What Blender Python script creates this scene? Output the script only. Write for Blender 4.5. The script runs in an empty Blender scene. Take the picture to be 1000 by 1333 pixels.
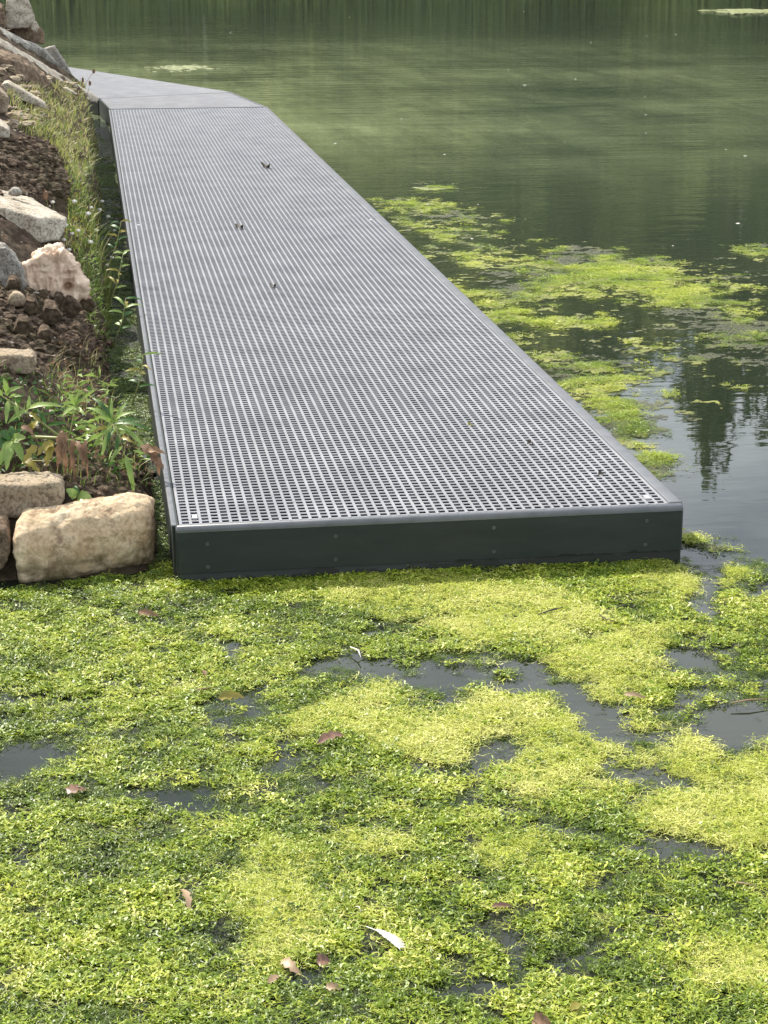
import bpy, math, random
import numpy as np
from mathutils import Vector, Matrix

random.seed(7)
rng = np.random.default_rng(7)
scene = bpy.context.scene
col = scene.collection

# ------------------------------------------------------------------ camera, sky, sun, exposure
PITCH, YAW, FOC = math.radians(16.857), math.radians(8.566), 2500.0
CAM = np.array([-0.1551, -4.2979, 1.4675])
cd = bpy.data.cameras.new('camera'); cam = bpy.data.objects.new('camera', cd); col.objects.link(cam)
cam.location = CAM.tolist(); cam.rotation_euler = (math.pi/2 - PITCH, 0, -YAW)
cd.sensor_fit = 'VERTICAL'; cd.sensor_height = 36.0; cd.lens = FOC/1333*36
cd.clip_start = 0.05; cd.clip_end = 2000
scene.camera = cam

SUN_EL, SUN_AZ = math.radians(44), math.radians(-37)   # azimuth from +Y, negative = to the left
sdir = Vector((math.sin(SUN_AZ)*math.cos(SUN_EL), math.cos(SUN_AZ)*math.cos(SUN_EL), math.sin(SUN_EL)))
world = bpy.data.worlds.new('World'); scene.world = world; world.use_nodes = True
nt = world.node_tree; nt.nodes.clear()
def N(nt, t, **kw):
    n = nt.nodes.new(t)
    for k, v in kw.items(): setattr(n, k, v)
    return n
wo = N(nt, 'ShaderNodeOutputWorld'); bg = N(nt, 'ShaderNodeBackground'); bg.inputs['Strength'].default_value = 0.072
sky = N(nt, 'ShaderNodeTexSky', sky_type='NISHITA', sun_disc=False)
sky.sun_elevation = SUN_EL; sky.sun_rotation = SUN_AZ; sky.dust_density = 2.0; sky.air_density = 1.0
tc = N(nt, 'ShaderNodeTexCoord'); mp = N(nt, 'ShaderNodeMapping'); mp.inputs['Scale'].default_value = (1.0, 1.0, 2.6)
cn = N(nt, 'ShaderNodeTexNoise'); cn.inputs['Scale'].default_value = 2.6; cn.inputs['Detail'].default_value = 7; cn.inputs['Roughness'].default_value = .55
cr = N(nt, 'ShaderNodeValToRGB'); cr.color_ramp.elements[0].position = .36; cr.color_ramp.elements[1].position = .60
cmul = N(nt, 'ShaderNodeValToRGB')   # cloud tone, thin to thick
cmul.color_ramp.elements[0].position = .35; cmul.color_ramp.elements[0].color = (19, 19.8, 20.5, 1)
cmul.color_ramp.elements[1].position = .75; cmul.color_ramp.elements[1].color = (12, 12.7, 13.4, 1)
mx = N(nt, 'ShaderNodeMix', data_type='RGBA')
L = nt.links.new
L(tc.outputs['Generated'], mp.inputs['Vector']); L(mp.outputs[0], cn.inputs['Vector'])
L(cn.outputs['Fac'], cr.inputs[0]); L(cn.outputs['Fac'], cmul.inputs[0])
L(cr.outputs[0], mx.inputs[0]); L(sky.outputs[0], mx.inputs[6]); L(cmul.outputs[0], mx.inputs[7])
L(mx.outputs[2], bg.inputs['Color']); L(bg.outputs[0], wo.inputs['Surface'])

sl = bpy.data.lights.new('sun', 'SUN'); sl.energy = 5.0; sl.angle = math.radians(.53); sl.color = (1.0, .94, .82)
so = bpy.data.objects.new('sun', sl); col.objects.link(so)
so.rotation_euler = sdir.to_track_quat('Z', 'Y').to_euler()
scene.view_settings.view_transform = 'Standard'; scene.view_settings.look = 'None'
scene.view_settings.exposure = 0.80; scene.view_settings.gamma = 1; scene.view_settings.use_curve_mapping = False
scene.cycles.max_bounces = 8; scene.cycles.transparent_max_bounces = 8

# ------------------------------------------------------------------ geometry helpers
def ray(px, py):
    px = np.asarray(px, float); py = np.asarray(py, float)
    x = px - 500; u = 666.5 - py
    cx, cy, cz = x, FOC*math.cos(PITCH) + u*math.sin(PITCH), -FOC*math.sin(PITCH) + u*math.cos(PITCH)
    ca, sa = math.cos(YAW), math.sin(YAW)
    return np.stack([cx*ca + cy*sa, -cx*sa + cy*ca, cz], -1)
def at_z(px, py, z=0.):
    d = ray(px, py); t = (z - CAM[2])/d[..., 2]
    return CAM + d*t[..., None]
def at_y(px, py, y):
    d = ray(px, py); t = (y - CAM[1])/d[..., 1]
    return CAM + d*np.asarray(t)[..., None]
def project(P):
    v = np.asarray(P) - CAM
    ca, sa = math.cos(YAW), math.sin(YAW)
    x = v[..., 0]*ca - v[..., 1]*sa; y = v[..., 0]*sa + v[..., 1]*ca; z = v[..., 2]
    f = y*math.cos(PITCH) - z*math.sin(PITCH); u = y*math.sin(PITCH) + z*math.cos(PITCH)
    return 500 + FOC*x/f, 666.5 - FOC*u/f

def _h(ix, iy, iz, seed):
    n = (ix*374761393 + iy*668265263 + iz*2147483647 + seed*974634777) & 0xFFFFFFFF
    n = ((n ^ (n >> 13))*1274126177) & 0xFFFFFFFF
    n = ((n ^ (n >> 16))*2246822519) & 0xFFFFFFFF
    return ((n ^ (n >> 15)) & 0xFFFFFF)/float(0xFFFFFF)
def vnoise(P, seed=0):
    P = np.asarray(P, float); i = np.floor(P).astype(np.int64); f = P - i; f = f*f*(3 - 2*f)
    r = 0.
    for a in (0, 1):
        wx = f[..., 0] if a else 1 - f[..., 0]
        for b in (0, 1):
            wy = f[..., 1] if b else 1 - f[..., 1]
            for c in (0, 1):
                wz = f[..., 2] if c else 1 - f[..., 2]
                r = r + wx*wy*wz*_h(i[..., 0]+a, i[..., 1]+b, i[..., 2]+c, seed)
    return r*2 - 1
def fbm(P, scale=1., oct=4, seed=0, gain=.5, ridge=False):
    P = np.asarray(P, float)*scale
    if P.shape[-1] == 2: P = np.concatenate([P, np.zeros(P.shape[:-1]+(1,))], -1)
    s = 0.; a = 1.; tot = 0.
    for k in range(oct):
        n = vnoise(P*(2.03**k) + 17.3*k, seed+k*31)
        if ridge: n = 1 - 2*np.abs(n)
        s = s + a*n; tot += a; a *= gain
    return s/tot
def smooth(x, a, b):
    t = np.clip((np.asarray(x, float) - a)/(b - a), 0, 1); return t*t*(3 - 2*t)

def mesh_np(name, V, F, smooth_shade=False):
    me = bpy.data.meshes.new(name)
    V = np.asarray(V, np.float32).reshape(-1, 3); F = np.asarray(F, np.int32)
    k = F.shape[1]
    me.vertices.add(len(V)); me.vertices.foreach_set('co', V.ravel())
    me.loops.add(F.size); me.loops.foreach_set('vertex_index', F.ravel())
    me.polygons.add(len(F)); me.polygons.foreach_set('loop_start', np.arange(0, F.size, k, dtype=np.int32))
    me.polygons.foreach_set('use_smooth', np.full(len(F), smooth_shade))
    me.update(calc_edges=True)
    return me
def attr(me, name, data, typ='FLOAT'):
    a = me.attributes.new(name, typ, 'POINT')
    a.data.foreach_set('color' if typ == 'FLOAT_COLOR' else ('vector' if typ == 'FLOAT_VECTOR' else 'value'), np.asarray(data, np.float32).ravel())
def link(name, me, mat=None, parent=None, label=None, cat=None, group=None, kind=None, loc=None):
    o = bpy.data.objects.new(name, me); col.objects.link(o)
    if mat is not None and me is not None and not me.materials: me.materials.append(mat)
    if parent: o.parent = parent
    if loc is not None: o.location = loc
    for k, v in (('label', label), ('category', cat), ('group', group), ('kind', kind)):
        if v: o[k] = v
    return o
def box_vf(x0, x1, y0, y1, z0, z1):
    V = [(x0,y0,z0),(x1,y0,z0),(x1,y1,z0),(x0,y1,z0),(x0,y0,z1),(x1,y0,z1),(x1,y1,z1),(x0,y1,z1)]
    F = [(0,3,2,1),(4,5,6,7),(0,1,5,4),(1,2,6,5),(2,3,7,6),(3,0,4,7)]
    return V, F
class MB:
    def __init__(s): s.V = []; s.F = []
    def add(s, V, F):
        b = len(s.V); s.V += [tuple(v) for v in V]; s.F += [tuple(i+b for i in f) for f in F]; return s
    def box(s, *a): return s.add(*box_vf(*a))
    def me(s, name, sm=False):
        m = bpy.data.meshes.new(name); m.from_pydata(s.V, [], s.F); m.update()
        if sm: m.polygons.foreach_set('use_smooth', [True]*len(m.polygons))
        return m
def tube(pts, rads, n=6):
    pts = [Vector(p) for p in pts]; V = []; F = []
    for i, p in enumerate(pts):
        t = (pts[min(i+1, len(pts)-1)] - pts[max(i-1, 0)]).normalized()
        a = t.cross(Vector((0.31, .2, 1))).normalized(); b = t.cross(a)
        for k in range(n):
            w = 2*math.pi*k/n; V.append(tuple(p + (a*math.cos(w) + b*math.sin(w))*rads[i]))
    for i in range(len(pts)-1):
        for k in range(n):
            F.append((i*n+k, i*n+(k+1) % n, (i+1)*n+(k+1) % n, (i+1)*n+k))
    F.append(tuple(range(n))[::-1]); F.append(tuple((len(pts)-1)*n+k for k in range(n)))
    return V, F

# ------------------------------------------------------------------ materials
def mat_new(name):
    m = bpy.data.materials.new(name); m.use_nodes = True; t = m.node_tree; t.nodes.clear()
    out = N(t, 'ShaderNodeOutputMaterial'); p = N(t, 'ShaderNodeBsdfPrincipled'); t.links.new(p.outputs[0], out.inputs[0])
    return m, t, p, out
def ramp(t, src, stops):
    r = N(t, 'ShaderNodeValToRGB'); e = r.color_ramp.elements
    while len(e) < len(stops): e.new(.5)
    for k, (pos, c) in enumerate(stops):
        e[k].position = pos; e[k].color = (c[0], c[1], c[2], 1) if hasattr(c, '__len__') else (c, c, c, 1)
    t.links.new(src, r.inputs[0]); return r.outputs[0]
def noise(t, scale, detail=5, rough=.55, vec=None, mscale=None):
    tc = N(t, 'ShaderNodeTexCoord'); v = tc.outputs['Object']
    if mscale:
        m = N(t, 'ShaderNodeMapping'); m.inputs['Scale'].default_value = mscale; t.links.new(v, m.inputs[0]); v = m.outputs[0]
    n = N(t, 'ShaderNodeTexNoise'); n.inputs['Scale'].default_value = scale; n.inputs['Detail'].default_value = detail
    n.inputs['Roughness'].default_value = rough; t.links.new(v, n.inputs['Vector']); return n.outputs['Fac']
def mixc(t, fac, a, b, mode='MIX'):
    m = N(t, 'ShaderNodeMix', data_type='RGBA', blend_type=mode)
    for s, i in ((fac, 0), (a, 6), (b, 7)):
        if hasattr(s, 'links'): t.links.new(s, m.inputs[i])
        elif i == 0: m.inputs[i].default_value = s
        else: m.inputs[i].default_value = (*s, 1)
    return m.outputs[2]
def bump(t, p, h, strength=.4, dist=.004):
    b = N(t, 'ShaderNodeBump'); b.inputs['Strength'].default_value = strength; b.inputs['Distance'].default_value = dist
    t.links.new(h, b.inputs['Height']); t.links.new(b.outputs[0], p.inputs['Normal']); return b

def rock_mat(name, base, dark, dirt, dirt_amt=.5, moss=None, sc=1., spk=.45):
    m, t, p, _ = mat_new(name)
    c = ramp(t, noise(t, 9*sc, 6, .6), [(.32, dark), (.62, base)])
    sp = ramp(t, noise(t, 120*sc, 3, .6), [(.36, spk), (.52, 1.0), (.75, 1.12)])
    c = mixc(t, 1., c, sp, 'MULTIPLY')
    df = ramp(t, noise(t, 16*sc, 8, .72), [(.5, 0.), (.5+.22*(1.1-dirt_amt)+.02, 1.)])
    c = mixc(t, df, c, dirt)
    if moss:
        tc = N(t, 'ShaderNodeNewGeometry'); s = N(t, 'ShaderNodeSeparateXYZ'); t.links.new(tc.outputs['Position'], s.inputs[0])
        mr = N(t, 'ShaderNodeMapRange'); mr.inputs[1].default_value = .085; mr.inputs[2].default_value = .01; t.links.new(s.outputs[2], mr.inputs[0])
        mm = N(t, 'ShaderNodeMath', operation='MULTIPLY'); t.links.new(mr.outputs[0], mm.inputs[0])
        t.links.new(ramp(t, noise(t, 30, 5, .7), [(.38, 0.), (.6, .8)]), mm.inputs[1])
        c = mixc(t, mm.outputs[0], c, moss)
    t.links.new(c, p.inputs['Base Color']); p.inputs['Roughness'].default_value = .9; p.inputs['Specular IOR Level'].default_value = .25
    bump(t, p, noise(t, 90*sc, 8, .75), .9, .006)
    return m
M_lime = rock_mat('pale_limestone', (.44, .36, .26), (.26, .20, .13), (.12, .075, .045), .35, (.09, .10, .03))
M_log = rock_mat('cream_stone', (.70, .57, .40), (.40, .27, .15), (.15, .09, .05), .42, (.12, .10, .04), 1., .72)
M_conc = rock_mat('grey_concrete', (.46, .43, .38), (.28, .26, .225), (.10, .08, .06), .3)
M_slab = rock_mat('pale_concrete', (.60, .54, .44), (.36, .31, .24), (.16, .12, .08), .22)
M_brown = rock_mat('brown_rubble', (.30, .22, .15), (.14, .095, .06), (.06, .042, .03), .5)

def soil_mat(name, a, b, c3, sc=1.):
    m, t, p, _ = mat_new(name)
    c = ramp(t, noise(t, 26*sc, 9, .72), [(.34, a), (.5, b), (.68, c3)])
    c = mixc(t, ramp(t, noise(t, 4, 4), [(.45, 0.), (.62, .55)]), c, (.05, .045, .02))
    t.links.new(c, p.inputs['Base Color']); p.inputs['Roughness'].default_value = .95; p.inputs['Specular IOR Level'].default_value = .15
    bump(t, p, noise(t, 110*sc, 8, .8), 1., .01)
    return m
M_soil = soil_mat('dark_soil', (.030, .021, .015), (.075, .052, .036), (.16, .115, .08))
M_clod = soil_mat('crumbly_soil', (.040, .028, .020), (.13, .092, .064), (.34, .26, .19), 1.8)

def leaf_mat(name, cols, rough=.45, trans=.35, sc=30, attrname=None, spec=.5):
    """cols: ramp along the noise / attribute"""
    m, t, p, out = mat_new(name)
    if attrname:
        a = N(t, 'ShaderNodeAttribute', attribute_name=attrname[0]); a.attribute_type = attrname[1]; src = a.outputs['Fac']
        src = ramp(t, src, cols); c = mixc(t, 1., src, ramp(t, noise(t, sc, 4), [(.3, .72), (.7, 1.15)]), 'MULTIPLY')
    else: c = ramp(t, noise(t, sc, 5), cols)
    t.links.new(c, p.inputs['Base Color']); p.inputs['Roughness'].default_value = rough; p.inputs['Specular IOR Level'].default_value = spec
    tr = N(t, 'ShaderNodeBsdfTranslucent'); t.links.new(c, tr.inputs[0])
    mx = N(t, 'ShaderNodeMixShader'); mx.inputs[0].default_value = trans
    t.links.new(p.outputs[0], mx.inputs[1]); t.links.new(tr.outputs[0], mx.inputs[2]); t.links.new(mx.outputs[0], out.inputs[0])
    return m
M_leaf = leaf_mat('fresh_leaf', [(.3, (.16, .27, .05)), (.7, (.34, .44, .12))])
M_leafdark = leaf_mat('deep_green_leaf', [(.3, (.03, .09, .015)), (.7, (.07, .17, .03))])
M_yleaf = leaf_mat('yellowing_leaf', [(.3, (.20, .20, .03)), (.6, (.34, .27, .05)), (.8, (.12, .20, .03))])
M_dry = leaf_mat('dried_brown_leaf', [(.3, (.10, .055, .03)), (.7, (.32, .19, .11))], .7, .25)
M_stem = leaf_mat('pale_stem', [(.3, (.22, .27, .08)), (.7, (.38, .36, .16))], .5, .1)
M_reddish = leaf_mat('reddish_leaf', [(.3, (.12, .06, .04)), (.7, (.24, .13, .08))], .4, .1)
M_tanleaf = leaf_mat('tan_leaf', [(.3, (.22, .14, .08)), (.7, (.42, .29, .18))], .5, .2)
M_white = leaf_mat('white_petal', [(.3, (.62, .60, .52)), (.7, (.8, .78, .70))], .7, .2)
M_grass = leaf_mat('grass_blade', [(0., (.07, .13, .025)), (.45, (.19, .27, .05)), (.8, (.36, .38, .10)), (1., (.52, .44, .22))], .5, .35, 8, ('tone', 'GEOMETRY'))

# algae: instanced tufts
M_algae = leaf_mat('curly_algae', [(0., (.045, .075, .010)), (.3, (.12, .19, .016)), (.55, (.27, .37, .03)), (.8, (.48, .53, .07)), (1., (.62, .62, .20))], .42, .35, 60, ('tone', 'INSTANCER'), .45)
def mat_sheet():
    m, t, p, out = mat_new('algae_mat')
    a = N(t, 'ShaderNodeAttribute', attribute_name='yel')
    c1 = ramp(t, noise(t, 70, 8, .75), [(.36, (.008, .011, .005)), (.52, (.035, .05, .010)), (.68, (.14, .17, .03))])  # shade in the pockets between fronds is put into these dark greens
    c2 = ramp(t, noise(t, 90, 8, .75, mscale=(1, 1.6, 1)), [(.36, (.10, .12, .02)), (.52, (.34, .36, .05)), (.70, (.58, .57, .13))])
    c = mixc(t, a.outputs['Fac'], c1, c2)
    du = N(t, 'ShaderNodeAttribute', attribute_name='dull')
    c3 = ramp(t, noise(t, 120, 8, .75), [(.38, (.012, .013, .008)), (.55, (.045, .052, .024)), (.72, (.15, .16, .08))])
    c = mixc(t, du.outputs['Fac'], c, c3)
    t.links.new(c, p.inputs['Base Color']); p.inputs['Roughness'].default_value = .5
    bump(t, p, noise(t, 220, 8, .8), 1., .006)
    # thin, half sunk growth at the edges: the water shows between its threads
    cv = N(t, 'ShaderNodeAttribute', attribute_name='cov'); ad = N(t, 'ShaderNodeMath', operation='ADD'); t.links.new(cv.outputs['Fac'], ad.inputs[0])
    t.links.new(ramp(t, noise(t, 55, 8, .8), [(.3, -.0), (.7, .55)]), ad.inputs[1])
    gr = mixc(t, a.outputs['Fac'], ramp(t, noise(t, 150, 5, .7), [(.42, .12), (.58, .95)]), (1, 1, 1))
    al = ramp(t, ad.outputs[0], [(.50, 0.), (1.15, .90)]); t.links.new(mixc(t, 1., al, gr, 'MULTIPLY'), p.inputs['Alpha'])
    return m
M_sheet = mat_sheet()

def mg2(t, src, a, b):
    m = N(t, 'ShaderNodeMapRange'); m.inputs[1].default_value = a; m.inputs[2].default_value = b; t.links.new(src, m.inputs[0]); return m.outputs[0]
def mat_water():
    m, t, p, out = mat_new('pond_water')
    c = ramp(t, noise(t, .35, 4), [(.35, (.006, .009, .007)), (.65, (.014, .018, .010))])
    # pale drifts put into the water colour to lift the dim mirrored trees
    pale_drift = ramp(t, noise(t, .22, 6, .6, mscale=(.35, 1.6, 1)), [(.50, 0.), (.72, .30)])
    c = mixc(t, pale_drift, c, (.02, .024, .012))
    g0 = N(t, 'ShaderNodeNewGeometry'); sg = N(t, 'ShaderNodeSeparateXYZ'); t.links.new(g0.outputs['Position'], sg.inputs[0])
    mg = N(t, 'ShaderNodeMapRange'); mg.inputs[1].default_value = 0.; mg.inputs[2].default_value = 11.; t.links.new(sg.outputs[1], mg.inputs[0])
    c = mixc(t, mg.outputs[0], c, mixc(t, pale_drift, (.060, .078, .050), (.145, .17, .105)))     # greener and cloudier away from the bank
    # broad pale band with streaks: bright mirrored foliage put into the water colour
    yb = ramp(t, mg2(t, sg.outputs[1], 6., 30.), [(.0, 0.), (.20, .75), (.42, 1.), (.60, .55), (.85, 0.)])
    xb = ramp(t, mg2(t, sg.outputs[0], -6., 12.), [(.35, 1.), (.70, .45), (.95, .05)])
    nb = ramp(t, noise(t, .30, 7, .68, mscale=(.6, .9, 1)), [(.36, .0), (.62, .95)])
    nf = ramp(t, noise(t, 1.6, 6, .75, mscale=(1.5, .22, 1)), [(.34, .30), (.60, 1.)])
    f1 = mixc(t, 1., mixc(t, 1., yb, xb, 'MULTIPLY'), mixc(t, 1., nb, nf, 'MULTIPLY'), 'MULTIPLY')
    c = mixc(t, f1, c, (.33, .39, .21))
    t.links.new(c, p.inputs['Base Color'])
    p.inputs['Roughness'].default_value = .015; p.inputs['IOR'].default_value = 1.333
    n1 = noise(t, 2.6, 3, .5, mscale=(.8, 2.2, 1)); n2 = noise(t, 14, 3, .5, mscale=(.7, 1.6, 1))
    md = N(t, 'ShaderNodeMath', operation='MULTIPLY'); md.inputs[1].default_value = .10; t.links.new(n2, md.inputs[0])
    ad = N(t, 'ShaderNodeMath', operation='ADD'); t.links.new(n1, ad.inputs[0]); t.links.new(md.outputs[0], ad.inputs[1])
    # calm near the dock, light breeze further out
    ge = N(t, 'ShaderNodeNewGeometry'); s = N(t, 'ShaderNodeSeparateXYZ'); t.links.new(ge.outputs['Position'], s.inputs[0])
    mr = N(t, 'ShaderNodeMapRange'); mr.inputs[1].default_value = 1.; mr.inputs[2].default_value = 14.; mr.inputs[3].default_value = .12; mr.inputs[4].default_value = 1.
    t.links.new(s.outputs[1], mr.inputs[0])
    b = bump(t, p, ad.outputs[0], 1., .006); t.links.new(mr.outputs[0], b.inputs['Strength'])
    return m
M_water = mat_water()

def plastic(name, c0, c1, rough, sc=14, bs=.15, spec=.5, met=0.):
    m, t, p, _ = mat_new(name)
    c = ramp(t, noise(t, sc, 6, .65), [(.35, c0), (.68, c1)])
    t.links.new(c, p.inputs['Base Color'])
    t.links.new(ramp(t, noise(t, 5, 5), [(.3, rough*.85), (.7, min(1, rough*1.15))]), p.inputs['Roughness'])
    p.inputs['Specular IOR Level'].default_value = spec; p.inputs['Metallic'].default_value = met
    bump(t, p, noise(t, 400, 3, .6), bs, .001)
    return m
def mat_grating():
    m, t, p, _ = mat_new('grey_grating')
    c = ramp(t, noise(t, 6, 7, .7), [(.32, (.165, .17, .19)), (.66, (.26, .262, .285))])
    # grime caught in drifts and spots
    c = mixc(t, ramp(t, noise(t, 2.2, 6, .7), [(.50, 0.), (.75, .35)]), c, (.15, .145, .14))
    c = mixc(t, ramp(t, noise(t, 46, 4, .6), [(.64, 0.), (.70, .6)]), c, (.12, .10, .08))
    t.links.new(c, p.inputs['Base Color']); p.inputs['Roughness'].default_value = .42
    bump(t, p, noise(t, 500, 3, .6), .25, .0012)
    return m
M_grate = mat_grating()
M_gside = plastic('grating_side', (.010, .010, .012), (.018, .018, .02), .7, 20, .15, .2)  # near-black sides: shade inside the holes put into the colour
def mat_board():
    m, t, p, _ = mat_new('dark_board')
    c = ramp(t, noise(t, 9, 7, .7, mscale=(.35, 1, 1.6)), [(.35, (.018, .024, .023)), (.66, (.031, .039, .037))])
    ge = N(t, 'ShaderNodeNewGeometry'); s = N(t, 'ShaderNodeSeparateXYZ'); t.links.new(ge.outputs['Position'], s.inputs[0])
    # wet, slimy tide line with a ragged edge just above the water
    n = noise(t, 7, 6, .65, mscale=(1, 1, .4)); md = N(t, 'ShaderNodeMath', operation='MULTIPLY_ADD')
    md.inputs[1].default_value = -.11; md.inputs[2].default_value = .070; t.links.new(n, md.inputs[0])
    sx = N(t, 'ShaderNodeMath', operation='MULTIPLY_ADD'); sx.inputs[1].default_value = .013; sx.inputs[2].default_value = -.003
    t.links.new(s.outputs[0], sx.inputs[0])
    s2 = N(t, 'ShaderNodeMath', operation='ADD'); t.links.new(md.outputs[0], s2.inputs[0]); t.links.new(sx.outputs[0], s2.inputs[1])
    lt = N(t, 'ShaderNodeMath', operation='LESS_THAN'); t.links.new(s.outputs[2], lt.inputs[0]); t.links.new(s2.outputs[0], lt.inputs[1])
    c = mixc(t, lt.outputs[0], c, (.010, .013, .009))
    mr = N(t, 'ShaderNodeMapRange'); mr.inputs[1].default_value = .10; mr.inputs[2].default_value = .0; mr.inputs[4].default_value = .35
    t.links.new(s.outputs[2], mr.inputs[0])
    c = mixc(t, mr.outputs[0], c, (.035, .04, .034))
    t.links.new(c, p.inputs['Base Color']); p.inputs['Roughness'].default_value = .5; p.inputs['Specular IOR Level'].default_value = .25
    bump(t, p, noise(t, 60, 6, .7, mscale=(.12, 1, 1)), .12, .001)
    return m
M_board = mat_board()
M_cap = plastic('grey_edge_trim', (.085, .09, .10), (.13, .135, .15), .42)
M_screw = plastic('dull_screw_plug', (.055, .065, .063), (.08, .09, .088), .4)
M_steel = plastic('bright_clip', (.34, .34, .35), (.46, .46, .46), .4)
M_black = plastic('black_joist', (.010, .011, .012), (.018, .018, .02), .6)

# ------------------------------------------------------------------ the bank
def shore(y):
    y = np.asarray(y, float)
    s = -.030 + .012*np.sin(y*2.1) - .085*smooth(y, .7, 2.2)
    return s - np.where(y > 11.6, (y - 11.6)*.42, 0)
def bank_h(x, y, fine=True):
    x = np.asarray(x, float); y = np.asarray(y, float)
    s1 = shore(y) - x
    s2 = (y - .06)*.62 + np.maximum(0, -x - .6)*1.4
    k = .10
    hh = np.clip(.5 + .5*(s2 - s1)/k, 0, 1); s = s2*(1 - hh) + s1*hh - k*hh*(1 - hh)
    lip = .05 + .20*smooth(y, 1.5, 5.)
    z = np.where(s > 0, lip*smooth(s, 0, .07) + .80*np.minimum(s, 1.3) - .0, np.maximum(s*1.2, -.5)) - .01
    for bx, by, r, a in BUMPS:
        z = z + a*np.exp(-((x-bx)**2 + ((y-by)*.7)**2)/r**2)*(s > 0)
    if fine:
        P = np.stack([x, y, z], -1)
        w = smooth(s, -.03, .06)
        z = z + w*(.035*fbm(P, 9, 5, 3) + .012*fbm(P, 45, 3, 9))
    return z
BUMPS = []
def bank_hit(px, py):
    px = np.atleast_1d(np.asarray(px, float)); py = np.atleast_1d(np.asarray(py, float))
    d = ray(px, py); d = d/np.linalg.norm(d, axis=-1, keepdims=True)
    t = np.full(len(px), 3.6); done = np.zeros(len(px), bool)
    for _ in range(900):
        P = CAM + d*t[:, None]
        g = P[:, 2] - np.maximum(bank_h(P[:, 0], P[:, 1], False), -.02)
        done |= g < 0
        t = np.where(done, t, t + np.clip(g*.35, .004, .3))
        if done.all(): break
    return CAM + d*t[:, None]
for px, py, r, a in ((45, 225, .34, .10), (70, 405, .16, .06), (60, 430, .15, .05), (110, 380, .1, .03)):
    h_ = bank_hit(px, py)[0]; BUMPS.append((h_[0], h_[1], r, a))
def grid_vf(X, Y, Z):
    n, m = X.shape
    V = np.stack([X, Y, Z], -1).reshape(-1, 3)
    i = np.arange(n*m).reshape(n, m)
    F = np.stack([i[:-1, :-1], i[1:, :-1], i[1:, 1:], i[:-1, 1:]], -1).reshape(-1, 4)
    return V, F
def slant_grid(x0, x1, nx, ys, tail=True):
    u = np.linspace(0, 1, nx)
    Y, U = np.meshgrid(ys, u, indexing='ij')
    sh = np.where(ys > 11.6, -(ys - 11.6)*.42, 0)[:, None]
    X = x0 + (x1 - x0)*U + sh
    return X, Y
ys = np.concatenate([np.arange(-.12, 3, .009), np.arange(3, 8, .014), np.arange(8, 17.5, .022)])
X, Y = slant_grid(-.02, -1.9, 190, ys)
Z = bank_h(X, Y)
V, F = grid_vf(X, Y, Z)
link('soil_bank', mesh_np('soil_bank', V, F[:, ::-1], True), M_soil, kind='structure')
# the higher ground behind and beside it, coarse
Xs, Ys = np.meshgrid(np.concatenate([np.linspace(-60, -4, 60), np.linspace(-3.8, -.1, 60)]), np.linspace(-9, 42, 260), indexing='ij')
Zs = bank_h(Xs, Ys, False) - .06 + .05*fbm(np.stack([Xs, Ys], -1), 1.5, 3)
ok = ~((Xs > -1.75 - np.maximum(0, Ys-11.6)*.42) & (Ys > -.1) & (Ys < 17.2))
Zs = np.where(ok, Zs, Zs - .25)
V, F = grid_vf(Xs, Ys, Zs)

def mat_meadow():
    m, t, p, _ = mat_new('rough_grassland')
    c = ramp(t, noise(t, .6, 7, .7), [(.35, (.045, .075, .018)), (.55, (.11, .15, .035)), (.75, (.20, .20, .07))])
    t.links.new(c, p.inputs['Base Color']); p.inputs['Roughness'].default_value = .9; bump(t, p, noise(t, 9, 6, .8), 1., .08)
    return m
M_meadow = mat_meadow()
link('left_shore_ground', mesh_np('left_shore_ground', V, F, True), M_meadow, kind='structure')

# far side of the pond, one ring of ground to the horizon
def ring_r(a): return 47.5 + 2.0*np.sin(a*3.1) + 1.2*np.sin(a*7.3 + 1)
aa = np.linspace(0, 2*np.pi, 361); rr = np.array([-1.5, 0, .7, 2., 6, 20, 80, 300, 900.])
zz = np.array([-.5, -.03, .25, .5, .8, 1.0, 1.6, 3, 3])
A, Rr = np.meshgrid(aa, np.arange(len(rr)), indexing='ij')
RR = ring_r(A) + rr[Rr]; V, F = grid_vf(RR*np.sin(A), RR*np.cos(A), zz[Rr] + 0*A)
link('far_ground', mesh_np('far_ground', V, F[:, ::-1], True), M_meadow, kind='structure')

# ------------------------------------------------------------------ water
R_ = 54; xs = np.concatenate([[-R_], np.linspace(-20, 30, 26), [R_]]); Xw, Yw = np.meshgrid(xs, np.concatenate([[-R_], np.linspace(-20, 40, 30), [R_]]), indexing='ij')
V, F = grid_vf(Xw, Yw, Xw*0)
link('pond_water', mesh_np('pond_water', V, F, True), M_water, kind='structure')

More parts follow.
